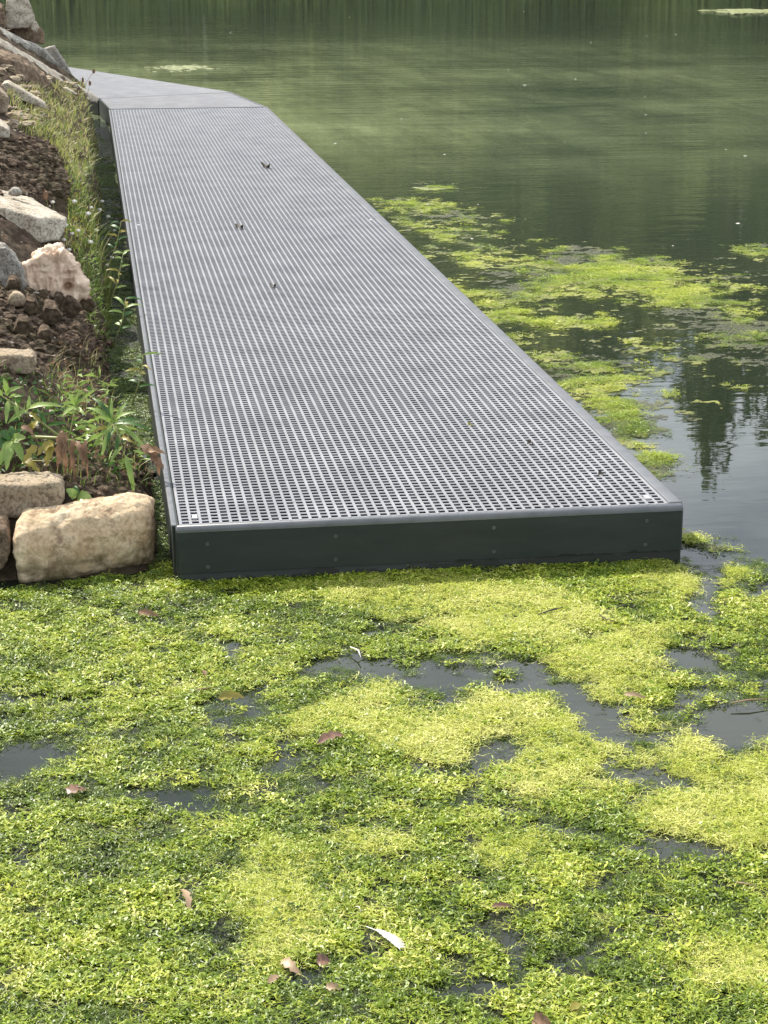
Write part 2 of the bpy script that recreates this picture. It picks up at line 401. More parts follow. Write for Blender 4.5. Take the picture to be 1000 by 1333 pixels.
# ------------------------------------------------------------------ the dock
TOP = .140
def empty(name, loc, label=None, cat=None, group=None, rz=0):
    o = bpy.data.objects.new(name, None); col.objects.link(o); o.location = loc; o.rotation_euler = (0, 0, rz); o.empty_display_size = .1
    for k, v in (('label', label), ('category', cat), ('group', group)):
        if v: o[k] = v
    return o
def grating(name, x0, x1, y0, y1, parent, px=.0234, py=.0250, bw=.0078, cw=.0095, clip=None):
    mb = MB()
    nx = int(round((x1 - x0 - bw)/px)); px = (x1 - x0 - bw)/nx
    ny = int(round((y1 - y0 - cw)/py)); py = (y1 - y0 - cw)/ny
    prof = [(-.5, -.030), (-.5, -.0015), (-.36, 0), (.36, 0), (.5, -.0015), (.5, -.030)]
    for i in range(nx+1):
        c = x0 + bw/2 + i*px
        ya, yb = y0, y1
        if clip:
            ya, yb = clip(c)
            if yb - ya < .02: continue
        w = bw
        V = [(c + a*w, yy, TOP + z) for yy in (ya, yb) for a, z in prof]
        F = [(k, k+1, k+7, k+6) for k in range(5)] + [(5, 4, 3, 2, 1, 0), (6, 7, 8, 9, 10, 11)]
        mb.add(V, [f[::-1] for f in F])
    prof2 = [(-.5, -.029), (-.5, -.0022), (-.34, -.0007), (.34, -.0007), (.5, -.0022), (.5, -.029)]
    for j in range(ny+1):
        c = y0 + cw/2 + j*py
        xa, xb = x0+.001, x1-.001
        if clip:
            # keep only the stretch of this cross bar lying inside the wedge
            sx = [x0 + bw/2 + i*px for i in range(nx+1)]; ins = [q for q in sx if clip(q)[0] <= c <= clip(q)[1]]
            if len(ins) < 2: continue
            xa, xb = min(ins), max(ins)
        V = [(xx, c + a*cw, TOP + z) for xx in (xa, xb) for a, z in prof2]
        F = [(k, k+1, k+7, k+6) for k in range(5)] + [(5, 4, 3, 2, 1, 0), (6, 7, 8, 9, 10, 11)]
        mb.add(V, F)
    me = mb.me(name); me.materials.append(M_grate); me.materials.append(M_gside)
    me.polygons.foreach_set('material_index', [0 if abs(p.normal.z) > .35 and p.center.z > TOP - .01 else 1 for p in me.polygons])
    return link(name, me, None, parent)
def board_x(x0, x1, y0, y1, z0, z1, r=.008, n=5):
    """board along X with rounded upper edges, ends rounded a little by inset"""
    pr = [(y0, z0)]
    for k in range(n+1):
        a = math.pi/2*k/n; pr.append((y0 + r - r*math.cos(a), z1 - r + r*math.sin(a)))
    for k in range(n+1):
        a = math.pi/2*k/n; pr.append((y1 - r + r*math.sin(a), z1 - r + r*math.cos(a)))
    pr.append((y1, z0)); m = len(pr)
    ys_ = [(x0, .004), (x0+.004, 0), (x1-.004, 0), (x1, .004)]
    V = []
    cy, cz = (y0+y1)/2, z1
    for x, ins in ys_:
        for y, z in pr:
            V.append((x, y + (ins if y < cy else -ins), z - (ins if z > z1 - r*.99 else 0)))
    F = [(i*m+k, i*m+(k+1) % m, (i+1)*m+(k+1) % m, (i+1)*m+k) for i in range(3) for k in range(m)]
    F += [tuple(range(m))[::-1], tuple(3*m+k for k in range(m))]
    return V, F
def smooth_by_angle(me, ang=35):
    me.polygons.foreach_set('use_smooth', [True]*len(me.polygons))
    try: me.set_sharp_from_angle(angle=math.radians(ang))
    except Exception: pass
W = 1.22; LEN = 10.97
dock = empty('floating_dock', (0, 0, 0), 'long grey floating dock of square mesh grating running away from the camera', 'dock')
for y0, y1 in ((.004, 4.893), (4.899, 9.78), (9.786, LEN)):
    grating('grating_panel', .010, W-.030, y0, y1, dock)
mb = MB().add(*board_x(0, W, -.022, -.0015, .028, TOP+.001)); me = mb.me('front_board'); smooth_by_angle(me); link('front_board', me, M_board, dock)
mb = MB().add(*board_x(0.001, W-.001, -.0185, -.003, -.12, .027, .002, 2)); me = mb.me('lower_board'); smooth_by_angle(me); link('lower_board', me, M_board, dock)
# rounded nosing that shows as a paler line over the front board
mb = MB().add(*board_x(.0005, W-.0005, -.0235, .0005, TOP-.012, TOP+.003, .010, 6)); me = mb.me('front_nosing'); smooth_by_angle(me, 50); link('front_nosing', me, M_cap, dock)
link('side_board', MB().box(-.006, .008, .002, LEN, -.12, TOP-.002).me('side_board'), M_board, dock)
link('side_board', MB().box(W-.012, W, .002, LEN, -.12, TOP-.003).me('side_board'), M_board, dock)
def strip_y(x0, x1, y0, y1, z0, z1, r=.003):
    V, F = board_x(y0, y1, x0, x1, z0, z1, r, 3)
    return [(v[1], v[0], v[2]) for v in V], [f[::-1] for f in F]
me = MB().add(*strip_y(W-.0285, W+.004, .003, LEN, TOP-.012, TOP+.002)).me('edge_trim'); smooth_by_angle(me); link('edge_trim', me, M_cap, dock)
me = MB().add(*strip_y(-.0085, .004, .003, LEN, TOP-.016, TOP-.001, .0015)).me('edge_trim'); smooth_by_angle(me); link('edge_trim', me, M_cap, dock)
for k in range(12):
    y = .25 + k*.95
    link('joist', MB().box(.02, W-.03, y, y+.05, .0, TOP-.034).me('joist'), M_black, dock)
for x in (.03, .60, W-.10):
    link('float_beam', MB().box(x, x+.05, .03, LEN-.02, -.1, -.004).me('float_beam'), M_black, dock)
# screw plugs on the front board
def disc_vf(cx, y, cz, r, ri, d):
    V = []; n = 14
    for rad, yy in ((r, y), (r*.9, y-d), (ri, y-d), (ri*.9, y)):
        for k in range(n): a = 2*math.pi*k/n; V.append((cx + rad*math.cos(a), yy, cz + rad*math.sin(a)))
    F = [(i*n+k, i*n+(k+1) % n, (i+1)*n+(k+1) % n, (i+1)*n+k) for i in range(3) for k in range(n)]
    F.append(tuple(3*n+k for k in range(n)))
    return V, F
for px, py in ((270, 708), (271, 738), (437, 698), (437, 728), (643, 687), (643, 718), (842, 678), (840, 709)):
    h_ = at_y(px, py, -.022)
    link('screw', MB().add(*disc_vf(h_[0], -.0222, h_[2], .0048, .0030, .0010)).me('screw'), M_screw, dock)
# hold-down clips
clip_me = MB().box(-.006, .006, -.010, .010, -.002, .0022).box(-.006, .006, .010, .017, -.014, .0022).me('clip'); clip_me.materials.append(M_steel)
for x in (.010 + 1.5*.0234 + .0039, W-.030-.0039-1.5*.0234):
    for y in (.055, 4.80, 9.55):
        o = link('clip', clip_me, None, dock); o.location = (x, y, TOP + .0002)

# the wedge where the dock bends left, then the next length
joint = empty('corner_platform', (0, LEN, 0), 'small wedge shaped grating platform where the dock bends left', 'dock')
W0 = np.array([(0, LEN+.006), (W, LEN+.006), (1.045, 12.475), (-.075, 12.01)])
def poly_grating(name, poly, ang, parent, off, p1=.0234, p2=.0250, bw=.0078, cw=.0095):
    """grating bars at an angle, each clipped to a convex outline"""
    ca, sa = math.cos(ang), math.sin(ang); q = [(x*ca + y*sa, -x*sa + y*ca) for x, y in poly]; mb = MB()
    def span(c, ax):
        hits = []
        for k in range(len(q)):
            a, b = q[k], q[(k+1) % len(q)]
            if (a[ax] - c)*(b[ax] - c) < 0: t = (c - a[ax])/(b[ax] - a[ax]); hits.append(a[1-ax] + t*(b[1-ax] - a[1-ax]))
        return (min(hits), max(hits)) if len(hits) > 1 else None
    for ax, pitch, w, zt in ((0, p1, bw, 0.), (1, p2, cw, -.0007)):
        c = min(v[ax] for v in q) + .004
        while c < max(v[ax] for v in q):
            sp = span(c, ax)
            if sp and sp[1] - sp[0] > .01:
                V = []
                for l in sp:
                    for a, z in ((-.5, -.03), (-.5, -.0015), (-.36, zt), (.36, zt), (.5, -.0015), (.5, -.03)):
                        u, v = (c + a*w, l) if ax == 0 else (l, c + a*w)
                        V.append((u*ca - v*sa - off[0], u*sa + v*ca - off[1], TOP + z))
                mb.add(V, [(k, k+1, k+7, k+6) for k in range(5)] + [(5, 4, 3, 2, 1, 0), (6, 7, 8, 9, 10, 11)])
            c += pitch
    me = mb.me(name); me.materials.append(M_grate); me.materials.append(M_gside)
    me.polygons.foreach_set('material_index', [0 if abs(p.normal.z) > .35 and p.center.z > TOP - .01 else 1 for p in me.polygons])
    return link(name, me, None, parent)
ang = math.atan2(12.475-12.01, 1.12)
poly_grating('grating_panel', [(.006, LEN+.010), (W-.018, LEN+.010), (1.030, 12.455), (-.062, 12.0)], ang + .55, joint, (0, LEN))
link('threshold_bar', MB().box(0, W, 0, .03, TOP-.03, TOP+.0035).me('threshold_bar'), M_cap, joint, loc=(0, -.001, 0))
def quad_beam(a, b, w, z0, z1):
    a = Vector((*a, 0)); b = Vector((*b, 0)); d = (b - a).normalized(); n = Vector((-d.y, d.x, 0))*w
    V = [tuple(p + Vector((0, 0, z))) for z in (z0, z1) for p in (a, b, b + n, a + n)]
    return V, [(0, 3, 2, 1), (4, 5, 6, 7), (0, 1, 5, 4), (1, 2, 6, 5), (2, 3, 7, 6), (3, 0, 4, 7)]
o = link('side_board', MB().add(*quad_beam((W, LEN+.004), (1.047, 12.475), .014, -.12, TOP+.0015)).me('side_board'), M_cap, joint, loc=(0, -LEN, 0))
o = link('side_board', MB().add(*quad_beam((-.075, 12.0), (0, LEN+.006), .010, -.12, TOP-.002)).me('side_board'), M_board, joint, loc=(0, -LEN, 0))
o = link('joist', MB().add(*quad_beam((-.07, 11.98), (1.04, 12.45), -.05, -.1, TOP-.034)).me('joist'), M_black, joint, loc=(0, -LEN, 0))
ang = math.atan2(12.475-12.01, 1.12)
dock2 = empty('floating_dock', (-.075, 12.014, 0), 'further length of grey grating dock that turns away to the left behind the rubble', 'dock', rz=ang)
grating('grating_panel', .006, W-.030, .004, 4.0, dock2); grating('grating_panel', .006, W-.030, 4.006, 8.0, dock2)
me = MB().add(*strip_y(W-.0285, W+.004, .003, 8, TOP-.012, TOP+.002)).me('edge_trim'); link('edge_trim', me, M_cap, dock2)
link('side_board', MB().box(W-.012, W, .002, 8, -.12, TOP-.013).me('side_board'), M_board, dock2)
link('side_board', MB().box(-.008, .004, .002, 8, -.12, TOP+.001).me('side_board'), M_board, dock2)
for k in range(8): link('joist', MB().box(.02, W-.03, .2+k, .25+k, .0, TOP-.034).me('joist'), M_black, dock2)

# ------------------------------------------------------------------ trees on the far bank (seen mirrored in the pond)
M_bark = rock_mat('bark', (.16, .12, .08), (.07, .05, .035), (.05, .06, .03), .4)
def crown_mesh(name, w, h, n, q, seed, lobes=26, droop=0., conic=0.):
    r = np.random.default_rng(seed)
    L_ = r.normal(size=(lobes, 3)); L_ /= np.linalg.norm(L_, axis=1, keepdims=True); L_ *= (r.random((lobes, 1))**.5)*.8
    hz = (L_[:, 2]+1)/2
    L_[:, :2] *= (1 - conic*hz)[:, None]*np.sqrt(np.clip(1.15 - L_[:, 2]**2, .1, 1))[:, None]
    rad = .16 + .20*r.random(lobes)*(1 - conic*hz*.7)
    k = r.integers(0, lobes, n); d = r.normal(size=(n, 3)); d /= np.linalg.norm(d, axis=1, keepdims=True)
    C = L_[k] + d*(rad[k]*(.55 + .5*r.random(n)))[:, None]
    C *= np.array([w/2, w/2, h/2]); C[:, 2] += h/2
    a = r.normal(size=(n, 3)); a[:, 2] *= .6; a /= np.linalg.norm(a, axis=1, keepdims=True)
    b = np.cross(a, d); b /= np.linalg.norm(b, axis=1, keepdims=True)
    s = q*(.6 + .9*r.random(n))[:, None]
    if droop: a[:, 2] -= droop; a /= np.linalg.norm(a, axis=1, keepdims=True)
    V = np.stack([C - a*s, C + b*s*.45, C + a*s, C - b*s*.45], 1).reshape(-1, 3)
    return mesh_np(name, V, np.arange(4*n).reshape(-1, 4))
M_cr_dark = leaf_mat('dark_crown_leaf', [(.38, (.012, .028, .010)), (.60, (.15, .19, .075))], .6, .45, .5, spec=.2)  # wide dark-to-pale ramp stands in for shaded and sunlit foliage clumps
M_cr_deep = leaf_mat('deep_shade_leaf', [(.35, (.008, .018, .007)), (.65, (.03, .05, .018))], .6, .2, .9, spec=.2)  # shade at the foot of the far bank put into the leaf colour
M_cr_mid = leaf_mat('mid_crown_leaf', [(.38, (.05, .08, .02)), (.60, (.48, .52, .20))], .6, .5, .5, spec=.2)  # pale end of the ramp stands in for sunlit parts of the crown
M_cr_pale = leaf_mat('pale_crown_leaf', [(.35, (.32, .35, .12)), (.65, (.60, .60, .24))], .6, .6, 1.4, spec=.2)
def add_tree(name, label, cat, mats, w, h, base, x, y, z, n, q, seed, rz, group, lobes=26, droop=0., conic=0.):
    root = empty(name, (x, y, z), label, cat, group, rz)
    link('crown', crown_mesh('crown', w, h-base, n, q, seed, lobes, droop, conic), mats, root, loc=(0, 0, base))
    r = random.Random(seed); tr = MB()
    top = base + (h-base)*.7
    tr.add(*tube([(0, 0, -.2), (.1, .05, base*.5), (.0, .1, base), (.15, 0, top)], [.035*h, .026*h, .021*h, .006*h], 8))
    for k in range(6):
        a = r.uniform(0, 6.28); z0 = base*.7 + (top-base)*r.uniform(0, .7); l = w*.32
        tr.add(*tube([(0.03, .05, z0), (math.cos(a)*l*.5, math.sin(a)*l*.5, z0+l*.5), (math.cos(a)*l, math.sin(a)*l, z0+l*.8)], [.012*h, .008*h, .003*h], 6))
    link('trunk', tr.me('trunk', True), M_bark, root)
    return root
def far_pos(px, dist):
    """point dist metres from the camera under heading of image column px"""
    d = ray(px, 0)[:2]; d = d/np.hypot(*d); return CAM[:2] + d*dist
G1, G2 = 'tall trees on the far bank', 'bushes along the far bank'
tall = [(-420,54,9.5,8,0),(-230,56,11,7,1),(-60,55,10,8,0),(90,57,12.3,8,0),(230,54,10.8,7,1),(340,56,12.6,8,0),(455,54,11.4,6.5,1),(560,57,13.0,7.5,0),(670,54,11.6,6,1),(760,56,12.6,6.5,0),(842,54,11.0,4.6,1),(1025,56,12.8,5,0),(1130,55,11.3,7,1),(1290,56,12.5,8,0),(1450,54,10.5,8,1)]
for i, (px, d, h, w, kind) in enumerate(tall):
    p = far_pos(px, d)
    add_tree('broadleaf_tree', ('dense dark broadleaf tree on the far bank, seen only mirrored in the pond', 'paler mid green broadleaf tree on the far bank, seen only mirrored in the pond')[kind], 'tree',
             (M_cr_dark, M_cr_mid)[kind], w, h, 1.2, p[0], p[1], .5, 5200, .26, 100+i, i*1.3, G1, 34)
p = far_pos(956, 52)
add_tree('slender_tree', 'tall slender tree standing above its neighbours, mirrored as a dark spire at the right', 'tree', M_cr_dark, 4.0, 13.4, 1., p[0], p[1], .4, 3600, .20, 77, 0, None, 34, 0, .55)
bush = [(-300,50.5,3.2,6,0),(-120,51,4.2,6,2),(40,50.5,4.4,5,2),(150,51,3.6,4.5,2),(250,50.5,4.8,5,2),(360,51,4.2,5,2),(470,50.5,5.2,5,2),(590,51,4.8,4.5,2),(700,50.6,3.6,5,0),(800,51,4.2,4,0),(880,50.5,5.6,4,1),(975,51,5,4,1),(1080,50.5,4,5,0),(1230,51,4.5,6,2)]
for i, (px, d, h, w, kind) in enumerate(bush):
    p = far_pos(px, d)
    add_tree('bush', ('low dark bush at the foot of the far trees', 'mid green bush in front of the far trees', 'pale willow-like bush catching the light on the far bank')[kind], 'bush',
             (M_cr_dark, M_cr_mid, M_cr_pale)[kind], w, h, .25, p[0], p[1], .3, 2600, .19, 300+i, i*2.1, G2, 22, .5 if kind == 2 else 0)
n = 26000
pxr = rng.uniform(-600, 1600, n); dd = rng.uniform(51.5, 55, n); dv = ray(pxr, 0*pxr)[:, :2]; dv /= np.hypot(dv[:, 0], dv[:, 1])[:, None]
hh_ = (3.6 + 1.6*fbm(np.stack([pxr*.01, 0*pxr, 0*pxr], -1), 1., 4, 71))*rng.random(n)**.8
C = np.concatenate([CAM[:2] + dv*dd[:, None], hh_[:, None] + .3], 1); a_ = rng.normal(size=(n, 3)); a_ /= np.linalg.norm(a_, axis=1, keepdims=True)
b_ = np.cross(a_, rng.normal(size=(n, 3))); b_ /= np.linalg.norm(b_, axis=1, keepdims=True); q_ = rng.uniform(.16, .36, (n, 1))
V = np.stack([C - a_*q_, C + b_*q_*.5, C + a_*q_, C - b_*q_*.5], 1).reshape(-1, 3)
M_under = leaf_mat('undergrowth_leaf', [(.40, (.012, .03, .010)), (.62, (.26, .31, .10))], .6, .5, .8, spec=.2)
nd = 12000; p2 = rng.uniform(-600, 1600, nd); d2 = rng.uniform(49.3, 50.2, nd); v2 = ray(p2, 0*p2)[:, :2]; v2 /= np.hypot(v2[:, 0], v2[:, 1])[:, None]
C2 = np.concatenate([CAM[:2] + v2*d2[:, None], (rng.random(nd)*(1.5 + .6*np.sin(p2*.021)))[:, None]], 1); a2 = rng.normal(size=(nd, 3)); a2 /= np.linalg.norm(a2, axis=1, keepdims=True)
b2 = np.cross(a2, rng.normal(size=(nd, 3))); b2 /= np.linalg.norm(b2, axis=1, keepdims=True); q2 = rng.uniform(.12, .3, (nd, 1))
link('bank_sedge', mesh_np('bank_sedge', np.stack([C2 - a2*q2, C2 + b2*q2*.5, C2 + a2*q2, C2 - b2*q2*.5], 1).reshape(-1, 3), np.arange(4*nd).reshape(-1, 4)), M_cr_deep, kind='stuff', label='dark overhanging growth along the foot of the far bank')
link('undergrowth', mesh_np('undergrowth', V, np.arange(4*n).reshape(-1, 4)), M_under, kind='stuff', label='continuous tangle of undergrowth below the far trees')
# reeds and sedge at the far waterline, nobody could count them
n = 5200
pxr = rng.uniform(-350, 1350, n); dd = rng.uniform(48.6, 50.2, n) + .6*np.sin(pxr*.02)
dv = ray(pxr, 0*pxr)[:, :2]; dv /= np.hypot(dv[:, 0], dv[:, 1])[:, None]
B = np.concatenate([CAM[:2] + dv*dd[:, None], np.zeros((n, 1))], 1)
hgt = rng.uniform(.5, 1.5, n)*(1 + .5*np.sin(pxr*.013+1)); lean = rng.normal(0, .16, (n, 2))
T = B + np.concatenate([lean*hgt[:, None], hgt[:, None]], 1); wv = np.array([.035, .004, 0])
V = np.stack([B - wv, B + wv, T], 1).reshape(-1, 3)
M_reed = leaf_mat('reed_blade', [(.35, (.05, .08, .02)), (.65, (.16, .20, .05))], .6, .3, .7)
link('reeds', mesh_np('reeds', V, np.arange(3*n).reshape(-1, 3)), M_reed, kind='stuff', label='belt of reeds and sedge along the far waterline')

# ------------------------------------------------------------------ rubble
def rock(name, label, front, Y0, mat, depth=.2, up=10, vox=.008, amp=.006, sc=12, seed=0, shrink=.8, back=None, cat='rock', group=None, sm=0, ridge=0., parent=None, dent=None, world_pts=None):
    """stone hull from front corners (px, py[, dY]) at distance Y0, thickness depth; rebuilt as an even, broken surface"""
    P = []
    fr = [(a[0], a[1], a[2] if len(a) > 2 else 0.) for a in front]
    for a, b, c in fr: P.append(at_y(a, b, Y0 + c))
    P = np.array(P) if world_pts is None else np.array(world_pts); c0 = P.mean(0)
    if world_pts is not None: Q = P[:1]
    elif back: Q = np.array([at_y(a, b, Y0 + c) for a, b, c in back])
    else:
        Q = c0 + (P - c0)*shrink; Q[:, 1] += depth
        top = P[:, 2] > c0[2]; Q[top, 2] = P[top, 2] + (0 if up is None else up*.001)
    pts = np.concatenate([P, Q]); org = pts.mean(0); org[2] = pts[:, 2].min()
    import bmesh
    bm = bmesh.new()
    for v in pts - org: bm.verts.new(v.tolist())
    bmesh.ops.convex_hull(bm, input=bm.verts[:], use_existing_faces=False)
    bmesh.ops.delete(bm, geom=[v for v in bm.verts if not v.link_faces], context='VERTS')
    m0 = bpy.data.meshes.new('tmp'); bm.to_mesh(m0); bm.free()
    o = bpy.data.objects.new('tmp', m0); col.objects.link(o)
    r = o.modifiers.new('r', 'REMESH'); r.mode = 'VOXEL'; r.voxel_size = vox
    if sm:
        s = o.modifiers.new('s', 'SMOOTH'); s.factor = .5; s.iterations = sm
    dg = bpy.context.evaluated_depsgraph_get(); dg.update()
    me = bpy.data.meshes.new_from_object(o.evaluated_get(dg)); bpy.data.objects.remove(o); bpy.data.meshes.remove(m0)
    nv = len(me.vertices); V = np.empty(nv*3, np.float32); me.vertices.foreach_get('co', V); V = V.reshape(-1, 3)
    Nn = np.empty(nv*3, np.float32); me.vertices.foreach_get('normal', Nn); Nn = Nn.reshape(-1, 3)
    d = amp*1.6*fbm(V, sc, 5, seed, .55) + amp*.7*fbm(V, sc*4, 3, seed+5, .6)
    if ridge: d = d + ridge*fbm(V*np.array([1, 1, .35]), sc*1.5, 3, seed+9, .5, True) + ridge*.35*fbm(V*np.array([1, 1, .5]), sc*5, 2, seed+19, .5, True)
    V = V + Nn*d[:, None]
    if dent is not None:
        q = at_y(dent[0], dent[1], Y0) - org; w_ = np.exp(-(((V[:, 0]-q[0])**2 + (V[:, 2]-q[2])**2)/dent[2]**2)**2); V = V + np.array([0, 1, 0])*w_[:, None]*dent[3]*(V[:, 1] < .05)[:, None]
    me.vertices.foreach_set('co', V.astype(np.float32).ravel()); me.update(); me.name = name
    me.polygons.foreach_set('use_smooth', [True]*len(me.polygons)); me.materials.clear()
    return link(name, me, mat, parent, label, cat, group, loc=org.tolist())
def Yb(px, py): return float(bank_hit(px, py)[0][1])

A_, B_ = np.array([-.362, .135, .044]), np.array([-.046, .195, .068]); P_ = []
for t_, r_ in ((0, .084), (.03, .098), (.3, .100), (.6, .103), (.90, .099), (.98, .088), (1.0, .074)):
    for k in range(16):
        w_ = 2*math.pi*k/16; P_.append(A_ + (B_ - A_)*t_ + r_*np.array([.12*math.cos(w_), 1.05*math.cos(w_), 1.0*math.sin(w_)]))

rock('stone_block', 'large rounded cream stone lying at the waterline beside the dock corner', [], 0, M_log, vox=.0045, amp=.008, sc=12, seed=3, sm=6, cat='stone', world_pts=P_)
rock('broken_block', 'square broken concrete block resting just above the large cream stone', [(-22,633),(76,630),(83,645),(78,664),(68,673),(-22,672)], Yb(40,668)-.03, M_lime, .16, 8, .006, .007, 16, 5, .85, cat='stone',
     back=[(-22,618,.13),(64,613,.13),(82,620,.10),(70,660,.14),(-22,660,.14)])
rock('dark_stone', 'dark mossy stone at the left edge below the square block', [(-26,684),(8,690),(14,712),(6,742),(-26,756)], .06, M_brown, .2, 5, .007, .007, 14, 8, cat='stone')
rock('flat_stone', 'flat grey-brown stone with a dark front below the crumbled soil', [(-22,463),(44,462),(50,470),(44,486),(-22,492)], Yb(25,488)-.02, M_lime, .14, None, .006, .006, 15, 11, cat='stone',
     back=[(-22,451,.12),(40,455,.12),(49,462,.08),(30,480,.12),(-22,480,.12)])
Y9 = Yb(15,372)-.04
rock('rough_boulder', 'rough pitted grey boulder at the left edge beside the crumpled sack', [(-24,330),(8,322),(28,345),(34,374),(20,384),(-24,380)], Y9, M_conc, .2, 10, .007, .010, 15, 13, cat='stone',
     back=[(-24,310,.1),(2,313,.1),(20,330,.12),(34,360,.1),(-24,370,.2)])
Y10 = Yb(55,318)-.03
rock('concrete_slab', 'large thick concrete slab jutting from the bank with a sunlit pale top', [(-30,264),(0,270),(34,279),(52,284),(86,285,.06),(-30,308),(36,318),(58,316),(78,313,.03),(87,292,.07)], Y10, M_slab, vox=.009, amp=.006, sc=11, seed=17, cat='slab',
     back=[(-30,236,.42),(0,245,.42),(40,258,.40),(74,275,.30),(88,284,.2),(60,300,.3),(-30,300,.3)])
rock('paving_fragment', 'small pale slab fragment at the left edge above the dark soil mound', [(-24,158),(0,162),(14,170),(13,180),(-24,186)], Yb(8,182)-.03, M_slab, .16, 8, .010, .006, 10, 19, cat='slab')
rock('kerb_fragment', 'short narrow pale kerb fragment half sunk in sunlit grass', [(2,110),(8,107),(62,136),(56,142),(0,120)], Yb(40,140)-.06, M_slab, .10, 8, .010, .004, 10, 21, .9, cat='slab')
rock('broken_stone', 'small tan broken stone at the left edge below the kerb fragment', [(-24,112),(0,118),(12,128),(9,147),(-24,152)], Yb(5,150)-.03, M_lime, .16, 8, .010, .006, 10, 23, cat='stone')
rock('wedge_stone', 'small pale triangular stone lying in the grass at the top of the dock', [(75,117),(85,114),(104,124),(92,124)], Yb(92,124)-.05, M_slab, .08, 4, .008, .003, 12, 25, cat='stone')
Y16 = 10.0
rock('long_slab', 'long thin tilted concrete slab pointing down to the far corner of the dock',
     [(-24,46,-1.2),(0,57,-1.0),(60,96,-.3),(126,136,.9),(130,129,1.0),(-24,64,-1.2),(0,68,-1.0),(60,106,-.3)], Y16, M_slab, vox=.012, amp=.005, sc=8, seed=27, cat='slab',
     back=[(-24,38,-1.0),(0,49,-.8),(70,92,.1),(129,126,1.1),(60,100,0),(0,60,-.7)])
rock('brown_rubble', 'brown earthy rubble block under the long tilted slab', [(-24,68,-.8),(0,74,-.6),(20,80,-.4),(62,100,0),(66,112,0),(58,126,-.1),(30,118,-.4),(-24,104,-.9)], 8.5, M_brown, .45, 10, .011, .016, 9, 29, cat='stone')
rock('grey_slab', 'thick grey slab above and behind the long tilted slab', [(-24,32,-.7),(0,42,-.5),(15,50,-.3),(56,64,.2),(84,97,1.0),(98,104,1.3),(33,78,0),(0,58,-.5),(-24,50,-.7)], 10.6, M_conc, .25, 12, .012, .010, 8, 31, .95, cat='slab')
rock('jagged_stone', 'jagged grey stone at the end of the thick grey slab against the water', [(54,66),(62,62),(70,61),(76,74),(85,84),(99,104,.2),(80,101),(58,90)], 11.3, M_conc, .14, 8, .009, .016, 14, 33, cat='stone')
rock('brown_stone', 'dark brown stone wedged under the topmost boulder', [(4,40),(40,34),(57,41),(58,58),(46,57),(26,52),(4,48)], 10.9, M_brown, .25, 8, .011, .014, 10, 35, cat='stone')
rock('topmost_boulder', 'pale pointed boulder at the very top of the rubble heap', [(6,33),(10,-6),(18,-16),(30,-10),(44,17),(46,28),(39,36),(9,38)], 10.8, M_slab, .25, 10, .010, .012, 10, 37, cat='stone')
rock('small_stone', 'small pale stone beside the topmost boulder', [(40,38),(43,28),(48,29),(51,36),(47,43)], 10.75, M_slab, .07, 4, .007, .005, 14, 39, cat='stone')
rock('side_stone', 'brown stone at the left edge beside the topmost boulder', [(-24,2),(4,10),(8,26),(7,42),(-24,44)], 10.6, M_brown, .3, 8, .011, .012, 10, 41, cat='stone')
# small loose stones on the big slab and soil
small = [('small rounded grey stone on top of the large concrete slab', 20, 251, 27, 258, 12, M_conc), ('white pebble on the large concrete slab near its back', 35, 253, 4, 4, 5, M_slab), ('tan cobble half buried in the crumbled soil beside the boulder', 22, 392, 30, 20, 10, M_lime),
         ('dark cobble at the root of the dried brown leaves', 128, 640, 16, 14, 8, M_brown), ('small white stone chip behind the large cream stone', 138, 644, 10, 9, 6, M_slab)]
for i, (lb, px, py, w, h, s, mt) in enumerate(small):
    if i == 0: w, h = 22, 12
    Yq = Yb(px, py + h/2) - .03 if i > 1 and i < 3 else (Y10+.22 if i < 2 else .34)
    rock('pebble' if w < 12 else 'cobble', lb, [(px-w/2, py), (px-w*.2, py-h/2), (px+w*.35, py-h*.4), (px+w/2, py+h*.15), (px+w*.2, py+h/2), (px-w*.4, py+h*.4)], Yq, mt, .0022*w, 2, max(.003, .0004*w), .002, 40, 50+i, .7, cat='stone', sm=2)

# ------------------------------------------------------------------ crumpled sack
M_sack, t_, p_, _o = mat_new('pale_sackcloth')
c_ = ramp(t_, noise(t_, 18, 6, .65), [(.32, (.34, .22, .15)), (.5, (.62, .47, .35)), (.7, (.74, .60, .46))]); t_.links.new(c_, p_.inputs['Base Color']); p_.inputs['Roughness'].default_value = .75
bump(t_, p_, noise(t_, 300, 4, .7), .4, .001)
Ys = Yb(75, 388) - .05
sk = empty('crumpled_sack', at_y(72, 388, Ys).tolist(), 'crumpled pale torn sack with a frayed top lying between boulder and grass', 'sack')
b0 = rock('cloth_body', None, [(30,352),(40,338),(62,336),(76,328),(88,336),(100,352),(110,370),(112,388),(84,390),(64,384),(32,372)], Ys, M_sack, .10, 4, .0034, .004, 18, 61, .7, cat=None, ridge=.020, dent=(89, 374, .014, .05))
b0.parent = sk; b0.location = Vector(b0.location) - sk.location
fr_ = MB()
for k in range(60):
    a = at_y(random.uniform(62, 90), random.uniform(328, 345), Ys - .004); a = Vector(a) - sk.location
    d = Vector((random.gauss(0, .4), random.gauss(-.2, .3), random.uniform(.1, 1))).normalized()*random.uniform(.015, .04)
    fr_.add(*tube([a, a + d*.6, a + d + Vector((random.gauss(0, .004), 0, -.006))], [.0009, .0007, .0003], 4))
link('frayed_fibre', fr_.me('frayed_fibre'), M_sack, sk, kind='stuff')

